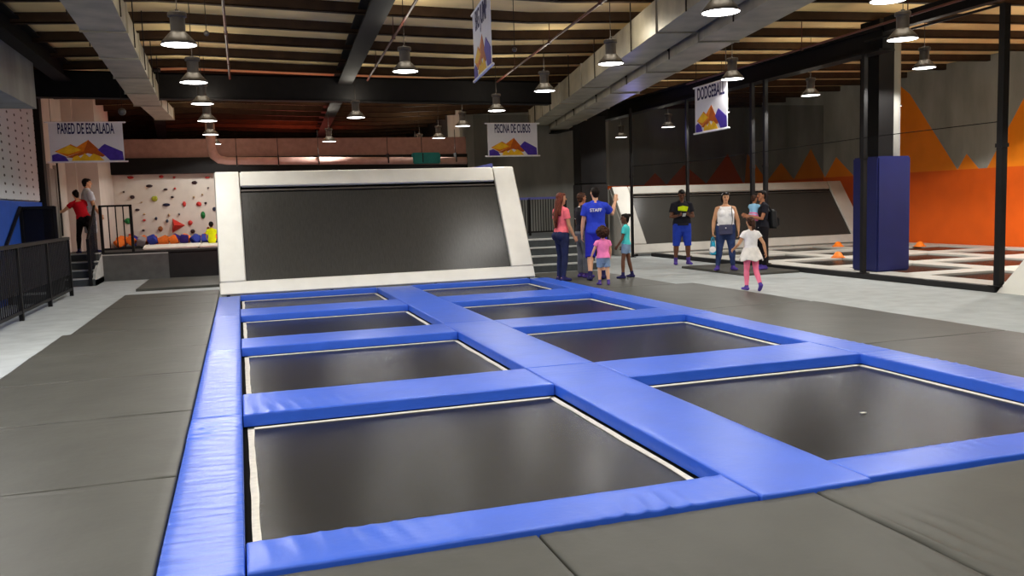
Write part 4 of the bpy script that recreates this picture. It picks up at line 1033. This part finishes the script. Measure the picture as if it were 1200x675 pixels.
    for p in bo.data.polygons:
        d = p.center - hc
        if abs(d.z) > .2*hs+.1 or d.length > .16*hs: continue
        x, y, z = d.dot(HX)/hs, d.dot(HY_)/hs, d.dot(HZ)/hs
        if y > .05:
            if (abs(abs(x)-.031)/.015)**2 + ((z-.010)/.0085)**2 < 1: p.material_index = 1
            elif abs(abs(x)-.033) < .019 and abs(z-.036) < .0055: p.material_index = 1
            elif abs(x) < .023 and abs(z+.053) < .008: p.material_index = 2
    cv = .0085*s
    if bottom:
        mb = MB(); g = bottom.get('g', .012)
        tor(mb, g, -.10, bottom.get('waist', .13))
        if bust: busts_b = [mb.ball(sh(P+T*(-.03)+TX*(.07*sd*hip)+TY*(-.075)), ((.085*hip+g)*s, (.085*hip+g)*s, (.095+g)*s)) for sd in (-1, 1)]
        for sd in (-1, 1): legp(mb, sd, g, bottom['end'], bottom.get('loose', 0))
        remesh(mb, bottom['name'], cv, M[bottom['mat']], t)
    if top:
        mb = MB(); g = top.get('g', .016)
        tor(mb, g, top.get('hem', .02), top.get('neck', .53), top.get('flare', 0)); 
        if top.get('traps', 1): traps(mb, g*.8)
        busts(mb, g*.6 if bust else 0)
        if top.get('sleeve', .5) > 0:
            for sd in (-1, 1): armp(mb, sd, g, top.get('sleeve', .5), top.get('loose', .012))
        so_ = remesh(mb, top['name'], cv, M[top['mat']], t)
        if top.get('print'): top['print'](t, so_, sh, P, T, TX, TY, k_t, s, J)
    if socks:
        for sd in (-1, 1):
            mb = MB(); heel, ballp, toe, fl_ = J['foot', sd]; hj, k, a, fd = J['leg', sd]; g = .007
            mb.tube([sh(a.lerp(k, .22)), sh(a), sh((heel+a)/2)], [(.040+g)*s, (.037+g)*s, (.037+g)*s], 12, cap=1)
            mb.tube([sh(heel), sh(ballp), sh(toe)], [((.034+g)*s, (.032+g)*s), ((.044+g)*s, (.030+g)*s), ((.036+g)*s, (.022+g)*s)], 14, side=(1, 0, 0))
            mb.tube([sh(a), sh(ballp)], [(.036+g)*s, (.028+g)*s], 12)
            remesh(mb, 'sock', cv, M[socks], t)
    if hair:
        mb = MB(); st = hair['style']
        if st in ('short', 'bun', 'long', 'pony', 'bob'):
            mb.ball(hp_(0, -.026, .030), (.084*hs, .092*hs, .094*hs), ax, 20, 12)
            mb.ball(hp_(0, .010, .075), (.070*hs, .080*hs, .040*hs), ax, 16, 8)
            mb.ball(hp_(0, -.05, -.025), (.066*hs, .055*hs, .062*hs), ax, 16, 8)
        if st == 'bob':
            for sd in (-1, 1): mb.tube([hp_(.06*sd, -.01, .04), hp_(.082*sd, -.005, -.02), hp_(.075*sd, .0, -.085)], [.03*hs, .028*hs, .02*hs], 10)
            mb.tube([hp_(0, -.06, .0), hp_(0, -.075, -.06), hp_(0, -.065, -.11)], [(.07*hs, .04*hs), (.075*hs, .035*hs), (.06*hs, .025*hs)], 14, side=tuple(HX))
        if st == 'bun': mb.ball(hp_(0, -.10, .075), .045*hs, ax); mb.ball(hp_(0, -.06, -.06), (.05*hs, .03*hs, .05*hs), ax)
        if st == 'pony': mb.tube([hp_(0, -.10, .05), hp_(.0, -.155, .02), hp_(0, -.15, -.08), hp_(0, -.12, -.16)], [.028*hs, .036*hs, .038*hs, .018*hs], 12)
        if st == 'long':
            mb.tube([hp_(0, -.05, .02), hp_(0, -.085, -.06), sh(P+T*.46+TY*-.115), sh(P+T*.30+TY*-.13+TX*-.02), sh(P+T*.16+TY*-.125+TX*-.03)], [(.085*hs, .05*hs), (.095*hs, .05*hs), (.105*s, .045*s), (.10*s, .042*s), (.06*s, .03*s)], 18, side=tuple(HX))
            for sd in (-1, 1): mb.tube([hp_(.055*sd, .0, .05), hp_(.086*sd, -.02, -.03), hp_(.085*sd, -.05, -.12), sh(P+T*.40+TX*(.10*sd)+TY*-.11)], [.03*hs, .034*hs, .036*hs, .03*s], 10)
        if st == 'curly':
            mb.ball(hp_(0, -.045, .025), (.128*hs, .128*hs, .118*hs), ax, 20, 12)
            rr = random.Random(5)
            for j in range(150):
                d = Vector((rr.gauss(0, 1), rr.gauss(0, 1)-.25, rr.gauss(0, 1)+.15)).normalized()
                if d.y > .45 and d.z < .5: continue
                mb.ball(hp_(d.x*.136, -.045+d.y*.136, .024+d.z*.126), rr.uniform(.020, .034)*hs, ax, 8, 6)
        ho = remesh(mb, 'hair', .006*s, M[hair['mat']], t, 1)
        if st == 'long':
            ho.data.materials.append(M['hair_tip'])
            for p in ho.data.polygons:
                if p.center.z < sh(P+T*.30).z and p.center.x < sh(P+TX*-.03).x: p.material_index = 1
    ctx = dict(t=t, sh=sh, P=P, T=T, TX=TX, TY=TY, J=J, s=s, hp=hp_, ax=ax, hs=hs, k_t=k_t, cv=cv)
    if extra: extra(ctx)
    return ctx
def w_of(ctx, p):   # local point of a person to world
    return Matrix.Translation(ctx['t'].location) @ Matrix.Rotation(ctx['t'].rotation_euler.z, 4, 'Z') @ Vector(p)

STAND = {-1: ((2, 4), -3), 1: ((2, 4), -3)}
HANG = ((.14, .02, -1), (.06, .18, -1))

# 1 woman in pink
person('person in coral pink top and dark jeans with very long auburn hair', (6.33, 16.55, .04), 74, 1.79, 'skin_tan',
       {-1: ((6, 3), -6, 1), 1: ((-3, 4), -9, 2)}, {-1: ((.2, .1, -1), (.1, .4, -1)), 1: ((.16, .10, -1), (.05, .5, -1), (.0, .8, -1))},
       top=dict(name='polo_shirt', mat='coral', hem=.04, sleeve=.55, g=.013), bottom=dict(name='jeans', mat='denim_dark', end=1.95, g=.009), hair=dict(style='long', mat='hair_auburn'),
       socks='sock_dark', hip=1.08, bust=.9, head=(20, 0, 0))
# 2 man in black tee
def trim(t, so_, sh, P, T, TX, TY, k_t, s, J):
    mb = MB(); mb.tube([sh(P+T*(.527*k_t)), sh(P+T*(.55*k_t))], [(.098*s, .088*s), (.078*s, .074*s)], 20, side=tuple(TX), cap=1); remesh(mb, 'white_collar', .007*s, M['trim_white'], so_)
    for sd in (-1, 1):
        sj, e, w, f = J['arm', sd]; mb = MB(); mb.tube([sh(sj.lerp(e, .56)), sh(sj.lerp(e, .62))], [.070*s, .070*s], 16, cap=1); remesh(mb, 'white_cuff', .007*s, M['trim_white'], so_)
person('person in black polo with white collar and grey trousers, half hidden behind the staff member', (6.98, 17.0, .04), 82, 1.78, 'skin_brown',
       {-1: ((3, 3), -3), 1: ((3, 4), -4)}, {-1: ((.2, .1, -1), (.1, .5, -1)), 1: ((.14, .12, -1), (.02, .45, -1), None, None, 30)},
       top=dict(name='polo_shirt', mat='tee_black', hem=.02, sleeve=.58, g=.02, print=trim), bottom=dict(name='trousers', mat='pants_grey', end=1.96, g=.018, loose=.006), hair=dict(style='short', mat='hair_brown'), socks='sock', fat=1.02, head=(-8, 4, 0))
# 3 staff member
def staff(t, so_, sh, P, T, TX, TY, k_t, s, J):
    o = sh(P+T*(.40*k_t)-TY*.150)
    mw = Matrix(((-TX.x, T.x, -TY.x, o.x), (-TX.y, T.y, -TY.y, o.y), (-TX.z, T.z, -TY.z, o.z), (0, 0, 0, 1)))
    mw = Matrix(((TX.x, T.x, -TY.x, o.x), (TX.y, T.y, -TY.y, o.y), (TX.z, T.z, -TY.z, o.z), (0, 0, 0, 1)))
    text_part('lettering', 'STAFF', .085*s, M['trim_white'], so_, mw, .012, 1.0, .002)
person('person in royal blue staff shirt and blue shorts with one hand raised, back turned', (6.99, 16.3, .04), 20, 1.885, 'skin_light',
       {-1: ((-4, 4), -16, 2, 10, -4), 1: ((14, 4), 2, 2)}, {-1: ((.22, .02, -1), (.10, .2, -1), None, None, 25), 1: ((.50, .62, -.50), (.28, .35, 1), (.2, .15, 1), (-.2, 1, 0), 8)},
       top=dict(name='t_shirt', mat='royal', hem=-.04, sleeve=.62, g=.026, loose=.016, print=staff), bottom=dict(name='shorts', mat='royal_dark', end=1.12, g=.024, loose=.02), hair=dict(style='short', mat='hair_black'), socks='sock_dark', fat=1.06, head=(-22, 4, 0))
# 4 toddler
person('small child in pink ruffled top and denim shorts with a cloud of curly hair', (6.68, 15.25, .04), 10, 1.10, 'skin_light',
       {-1: ((6, 3), -4), 1: ((-4, 5), -8)}, {-1: ((.5, .1, -1), (.3, .4, -1)), 1: ((.3, .15, -1), (.1, .5, -1))},
       top=dict(name='ruffled_top', mat='pink', hem=-.02, sleeve=.45, g=.030, loose=.03, flare=.12), bottom=dict(name='denim_shorts', mat='denim_light', end=.72, waist=.04, g=.022, loose=.02), hair=dict(style='curly', mat='hair_brown'), socks='sock', lr=.84, hsz=1.28, fat=1.02, head=(10, 0, 0))
# 5 girl in turquoise
person('child in turquoise top and denim shorts facing the group, at right of the staff member', (7.66, 16.3, .04), -52, 1.33, 'skin_dark',
       {-1: ((8, 6), 0, 3), 1: ((-6, 8), -12, 5)}, {-1: ((.16, .2, -1), (-.1, .7, -1)), 1: ((.14, .1, -1), (-.1, .5, -1))},
       top=dict(name='t_shirt', mat='teal', hem=.0, sleeve=.5, g=.022), bottom=dict(name='denim_shorts', mat='denim_light', end=.5, waist=.05, g=.016, loose=.03), hair=dict(style='bun', mat='hair_black'), socks='sock_dark', lr=.95, hsz=1.12, fat=.86, lips='lips_dark', head=(-18, 0, 0))
# 6 boy with phone
def neon(ctx):
    mb = MB(); sh, P, T, TX, TY, s, k = (ctx[n] for n in ('sh', 'P', 'T', 'TX', 'TY', 's', 'k_t'))
    for i in range(7):
        u = -.10+.20*i/6
        mb.tube([sh(P+T*((.44-.03*abs(u)*8)*k)+TX*u+TY*(.150-.9*u*u)), sh(P+T*((.33+.02*i/6)*k)+TX*(u*.9+.02)+TY*(.172-1.0*u*u))], [(.022*s, .016*s)]*2, 8, side=tuple(TX))
    remesh(mb, 'neon_chest_panel', .007*s, M['neon'], ctx['t'])
neonb = person('person in black and neon yellow shirt and blue knee shorts looking down at a phone', (10.6, 19.25, 0), 196, 1.86, 'skin_dark',
       {-1: ((2, 6), -3), 1: ((0, 7), -4)}, {-1: ((.25, .15, -1), (-.55, .85, .15), (-.5, .8, .1), (0, -.2, 1), 40), 1: ((.30, .12, -1), (-.45, .9, .12), (-.5, .85, .1), (0, -.2, 1), 40)},
       top=dict(name='sport_shirt', mat='tee_black', hem=.0, sleeve=.62, g=.022, loose=.014), bottom=dict(name='sport_shorts', mat='shorts_blue', end=1.1, g=.016, loose=.010), hair=dict(style='short', mat='hair_black'), socks='sock', fat=1.2, belly=.8, lips='lips_dark', head=(6, -24, 0), extra=neon)
# 7 woman in white
wh = person('person in white sleeveless top and blue jeans facing the camera', (10.22, 16.6, .05), 204, 1.68, 'skin_tan',
       {-1: ((2, 5), -2, 4, 22), 1: ((2, 7), -2, 6, 25)}, {-1: ((.34, .05, -1), (.02, .22, -1), None, None, 20), 1: ((.30, .02, -1), (.10, .15, -1), None, None, 55)},
       top=dict(name='tank_top', mat='white_top', hem=.03, neck=.515, sleeve=0, traps=0, g=.013), bottom=dict(name='jeans', mat='jeans', end=1.93, g=.014), hair=dict(style='bob', mat='hair_black'), socks='sock', fat=1.22, hip=1.08, bust=1.15, belly=.6, head=(-4, 0, 0))
def straps(ctx):
    sh, P, T, TX, TY, s, k = (ctx[n] for n in ('sh', 'P', 'T', 'TX', 'TY', 's', 'k_t'))
    mb = MB()
    for sd in (-1, 1):
        mb.tube([sh(P+T*(.40*k)+TX*(.09*sd)+TY*.125), sh(P+T*(.47*k)+TX*(.10*sd)+TY*.095), sh(P+T*(.523*k)+TX*(.105*sd)+TY*.01), sh(P+T*(.49*k)+TX*(.10*sd)+TY*-.09), sh(P+T*(.42*k)+TX*(.09*sd)+TY*-.11)], [(.036*s, .012*s)]*5, 12, side=tuple(TX))
    remesh(mb, 'shoulder_straps', .007*s, M['white_top'], ctx['t'])
straps(wh)
# 8 man with baby
ho = person('person in black with a black bag on the back, holding a baby', (10.95, 16.3, .05), -84, 1.70, 'skin_brown',
       {-1: ((3, 3), -2), 1: ((2, 4), -4)}, {-1: ((.12, .45, -1), (-.5, .8, .25), (-.6, .7, .1), (-1, 0, .2), 35), 1: ((.12, .5, -1), (-.45, .85, .3), (-.6, .7, .1), (1, 0, .2), 35)},
       top=dict(name='t_shirt', mat='tee_black', hem=-.02, sleeve=.55, g=.018), bottom=dict(name='trousers', mat='black_pants', end=1.96, g=.014), hair=dict(style='short', mat='hair_black'), socks='sock', head=(6, 2, 0))
# 9 running girl
def tutu(ctx):
    sh, P, T, s, TX = (ctx[n] for n in ('sh', 'P', 'T', 's', 'TX'))
    mb = MB(); i0 = 0; n = 48; prof = [(.12, .165), (.05, .195), (-.05, .235), (-.16, .275), (-.18, .270), (-.06, .215), (.05, .18)]
    for (tt, r) in prof:
        for j in range(n):
            th = 2*PI*j/n; rr = r*(1+.07*math.sin(th*9+tt*20)*(1 if r > .16 else 0))
            mb.v.append(tuple(sh(P+T*tt+Vector((rr*math.cos(th), rr*.86*math.sin(th), .02*math.sin(th*5)*(1 if r > .2 else 0))))))
    for k in range(len(prof)-1):
        for j in range(n):
            a = k*n+j; b = k*n+(j+1) % n; mb.f.append((a, b, b+n, a+n))
    o = build(mb, 'tutu_skirt', M['tutu'], None, smooth=True); o.parent = ctx['t']
person('child in white top, tulle skirt and pink leggings running across the grey walkway', (8.54, 13.05, 0), 8, 1.27, 'skin_tan',
       {-1: ((4, 2), -2, 1), 1: ((-6, 2), -34, 1, 8, -40)}, {-1: ((.5, .25, -1), (.2, .9, -.5)), 1: ((.55, -.25, -1), (.35, .3, -1))},
       top=dict(name='t_shirt', mat='white_top', hem=.04, sleeve=.42, g=.018, loose=.02), bottom=dict(name='leggings', mat='leggings', end=1.92, g=.008), hair=dict(style='pony', mat='hair_brown'), socks='sock', lr=.93, hsz=1.12, fat=.96, lean=(.03, .10), head=(0, 0, 0), extra=tutu)
# 10, 11 people on the platform
person('person in pale grey shirt and checked shorts standing on the platform by the climbing wall', (-3.72, 24.75, .742), 62, 1.90, 'skin_tan',
       {-1: ((2, 3), -3), 1: ((3, 4), -3)}, {-1: ((.2, .1, -1), (.1, .4, -1)), 1: ((.2, .15, -1), (.0, .6, -1))},
       top=dict(name='t_shirt', mat='grey_shirt', hem=-.06, sleeve=.62, g=.026, loose=.016), bottom=dict(name='checked_shorts', mat='plaid', end=1.05, g=.026, loose=.02), hair=dict(style='short', mat='hair_black'), socks='sock_dark', fat=1.08, head=(10, 0, 0))
person('person in red top and black trousers leaning on the left wall, hair tied up', (-3.80, 24.45, .742), -18, 1.66, 'skin_light',
       {-1: ((22, 6), 6), 1: ((-6, 8), -20, 4)}, {-1: ((.75, .5, -.35), (.9, .5, .2), None, None, 10), 1: ((.3, .3, -1), (-.2, .6, -1))},
       top=dict(name='top', mat='red_top', hem=.02, neck=.50, sleeve=.4, g=.015), bottom=dict(name='trousers', mat='black_pants', end=1.9, g=.008), hair=dict(style='bun', mat='hair_black'), socks='sock_dark', lean=(-.18, .34), hip=1.06, bust=.85, head=(-10, 6, 0))
# 12 child in yellow at the pit
x, y, z = ony(249, 280, 27.0)
person('small child in bright yellow shirt sitting on the white pit edge, back turned', (x, 26.6, .80), 4, 1.02, 'skin_tan',
       {-1: ((80, 12), 82), 1: ((78, 14), 84)}, {-1: ((.4, .4, -1), (.1, .8, -.6)), 1: ((.4, .4, -1), (.1, .8, -.6))},
       top=dict(name='t_shirt', mat='yellow', hem=-.06, sleeve=.6, g=.028, loose=.03), bottom=dict(name='shorts', mat='denim_dark', end=1.0, g=.018), hair=dict(style='short', mat='hair_black'), socks='sock', lr=.82, hsz=1.3, sit=True)

# ---- things people hold
def hand_c(ctx, sd, d=.07):
    sj, e, w, f = ctx['J']['arm', sd]; return ctx['sh'](w + f*d)
# phone
p = w_of(neonb, (hand_c(neonb, -1, .13)+hand_c(neonb, 1, .13))/2)
t = thing('mobile_phone', 'white mobile phone in the hands of the boy in neon yellow', 'phone', tuple(p), R(160))
o = build(MB().box((-.038, -.078, -.005), (.038, .078, .005)), 'case', M['phone'], t, bevel=.004); o.rotation_euler = (R(30), 0, 0)
o = build(MB().box((-.033, -.066, .0052), (.033, .066, .0062)), 'screen', M['glass_lens'], t); o.rotation_euler = (R(30), 0, 0)
# cross-body purse
sh, P, T, TX, TY, s = (wh[n] for n in ('sh', 'P', 'T', 'TX', 'TY', 's'))
c = w_of(wh, sh(P+T*.0+TX*.03+TY*.205))
t = thing('handbag', 'navy shoulder bag hanging in front of the woman in white', 'bag', tuple(c), wh['t'].rotation_euler.z)
build(MB().hexa([(-.155, -.035, -.115), (.155, -.035, -.115), (.155, .035, -.115), (-.155, .035, -.115), (-.14, -.025, .105), (.14, -.025, .105), (.14, .025, .105), (-.14, .025, .105)]), 'bag_body', M['bag_navy'], t, bevel=.018, smooth=True)
build(MB().hexa([(-.146, .030, .0), (.146, .030, .0), (.14, .046, .0), (-.14, .046, .0), (-.14, .024, .108), (.14, .024, .108), (.14, .036, .108), (-.14, .036, .108)]), 'flap', M['bag_navy'], t, bevel=.006)
build(MB().ball((0, .048, .035), (.014, .006, .014)), 'clasp', M['rod'], t)
Li = Matrix.Rotation(-wh['t'].rotation_euler.z, 4, 'Z')
def loc_in(p): return Li @ (w_of(wh, p) - c)
pts = [sh(P+T*.07+TX*-.11+TY*.205), sh(P+T*.24+TX*-.13+TY*.175), sh(P+T*.40+TX*-.12+TY*.165), sh(P+T*.50+TX*-.13+TY*.075), sh(P+T*.535+TX*-.125+TY*-.01), sh(P+T*.48+TX*-.12+TY*-.11)]
build(MB().tube([loc_in(q) for q in pts], [(.012, .004)]*len(pts), 8, cap=1), 'strap', M['bag_black'], t)
# turquoise carrier
c = w_of(wh, hand_c(wh, 1, .11)); c.z -= .22
t = thing('carrier_bag', 'turquoise carrier bag hanging from the hand of the woman in white', 'bag', tuple(c), wh['t'].rotation_euler.z)
build(MB().hexa([(-.06, -.13, -.17), (.06, -.13, -.17), (.06, .13, -.17), (-.06, .13, -.17), (-.035, -.12, .12), (.035, -.12, .12), (.035, .12, .12), (-.035, .12, .12)]), 'bag_body', M['bag_cyan'], t, bevel=.015, smooth=True)
for x in (-.03, .03): build(MB().tube([(x, -.07, .11), (x*.7, -.05, .19), (0, 0, .225), (x*.7, .05, .19), (x, .07, .11)], [.007]*5, 8), 'handle', M['bag_cyan'], t, smooth=True)
build(MB().lathe([(.07, 0), (.07, .004)], n=24), 'white_emblem', M['rod'], t).matrix_local = Matrix.Translation((.02, .125, -.05)) @ Matrix.Rotation(R(-90), 4, 'X')
# sunglasses on the head
hp_ = wh['hp']; c = w_of(wh, hp_(0, .06, .105))
t = thing('sunglasses', 'sunglasses pushed up on the hair of the woman in white', 'glasses', tuple(c), wh['t'].rotation_euler.z)
for sd in (-1, 1):
    build(MB().ball((.036*sd, .012, .0), (.030, .012, .022)), 'lens', M['glass_lens'], t, smooth=True)
    build(MB().bar((.066*sd, .01, 0), (.088*sd, -.10, -.035), .006), 'temple', M['rod'], t)
build(MB().bar((-.012, .016, .006), (.012, .016, .006), .007), 'bridge', M['rod'], t)
# litter
x, y, z = onz(1011, 484, -.055)
o = build(MB().hexa([(x-.02, y-.012, z), (x+.022, y-.016, z), (x+.018, y+.016, z), (x-.022, y+.012, z), (x-.02, y-.012, z+.003), (x+.022, y-.016, z+.007), (x+.018, y+.016, z+.003), (x-.022, y+.012, z+.005)]), 'paper_scrap', M['tape']); tag(o, 'tiny white paper scrap lying on the nearest right trampoline bed', 'litter')
# back bag
sh, P, T, TX, TY, s = (ho[n] for n in ('sh', 'P', 'T', 'TX', 'TY', 's'))
c = w_of(ho, sh(P+T*.20+TY*-.24))
t = thing('backpack', 'black bag on the back of the person holding the baby', 'bag', tuple(c), ho['t'].rotation_euler.z)
build(MB().hexa([(-.16, -.09, -.22), (.16, -.09, -.22), (.16, .09, -.22), (-.16, .09, -.22), (-.13, -.06, .2), (.13, -.06, .2), (.13, .09, .2), (-.13, .09, .2)]), 'bag_body', M['bag_black'], t, bevel=.04, smooth=True)
build(MB().box((-.11, -.13, -.17), (.11, -.08, .02)), 'front_pocket', M['bag_black'], t, bevel=.02)
Li2 = Matrix.Rotation(-ho['t'].rotation_euler.z, 4, 'Z')
for sd in (-1, 1):
    pts = [sh(P+T*.38+TX*(.09*sd)+TY*-.16), sh(P+T*.50+TX*(.10*sd)+TY*-.10), sh(P+T*.545+TX*(.10*sd)+TY*.0), sh(P+T*.46+TX*(.11*sd)+TY*.12), sh(P+T*.30+TX*(.14*sd)+TY*.13), sh(P+T*.14+TX*(.15*sd)+TY*-.10)]
    build(MB().tube([Li2 @ (w_of(ho, q)-c) for q in pts], [(.020, .006)]*6, 8, side=(1, 0, 0), cap=1), 'strap', M['bag_black'], t, smooth=True)
# baby
c = w_of(ho, sh(P+T*.30+TY*.20+TX*.03))
person('baby in sky blue top and pink skirt held by the person in black', (c.x, c.y, c.z-.30), 60, .80, 'skin_brown',
       {-1: ((50, 24), -20), 1: ((50, 24), -20)}, {-1: ((.4, .7, -.2), (.1, 1, .2)), 1: ((.4, .7, -.2), (.1, 1, .2))},
       top=dict(name='baby_top', mat='sky', hem=.02, sleeve=.8, g=.03, loose=.02), bottom=dict(name='pink_bottoms', mat='pink', end=.8, g=.03), hair=dict(style='short', mat='hair_brown'), socks='trim_white', lr=.70, hsz=1.5, fat=1.15, lean=(0, .12), head=(20, 0, 0))

# ================================================================ LIGHTS
def plight(name, loc, rgb, e, r=.15, kind='POINT', size=150, aim=None):
    d = bpy.data.lights.new(name, kind); d.energy = e; d.color = rgb; d.shadow_soft_size = r
    if kind == 'SPOT': d.spot_size = R(size); d.spot_blend = .3
    o = bpy.data.objects.new(name, d); C.objects.link(o); o.location = loc
    if aim: o.rotation_euler = (Vector(aim)-Vector(loc)).to_track_quat('-Z', 'Y').to_euler()
    return o
plight('red_glow_light', (1.5, 21.6, 1.2), (1, .10, .06), 120, .3, 'SPOT', 150, (.2, 24.2, 5))  # unseen red light without a fixture, added for the glow at the back
plight('red_glow_light', (2.0, 33.0, 3.0), (1, .18, .12), 280, .3, 'SPOT', 160, (1.8, 32.0, 6))  # second added red light, reddens the ceiling beyond the climbing wall
plight('blue_glow_light', (10.6, 22.0, 3.4), (.3, .3, 1), 26, .2, 'SPOT', 130, (10.7, 20.0, 5))  # unseen blue light without a fixture, added to tint the far ceiling
w = bpy.data.worlds.new('hall_air'); sc.world = w; w.use_nodes = True
w.node_tree.nodes['Background'].inputs[0].default_value = (.9, .92, 1, 1); w.node_tree.nodes['Background'].inputs[1].default_value = .02
for o in list(bpy.data.objects):
    if '_local' in o: del o['_local']
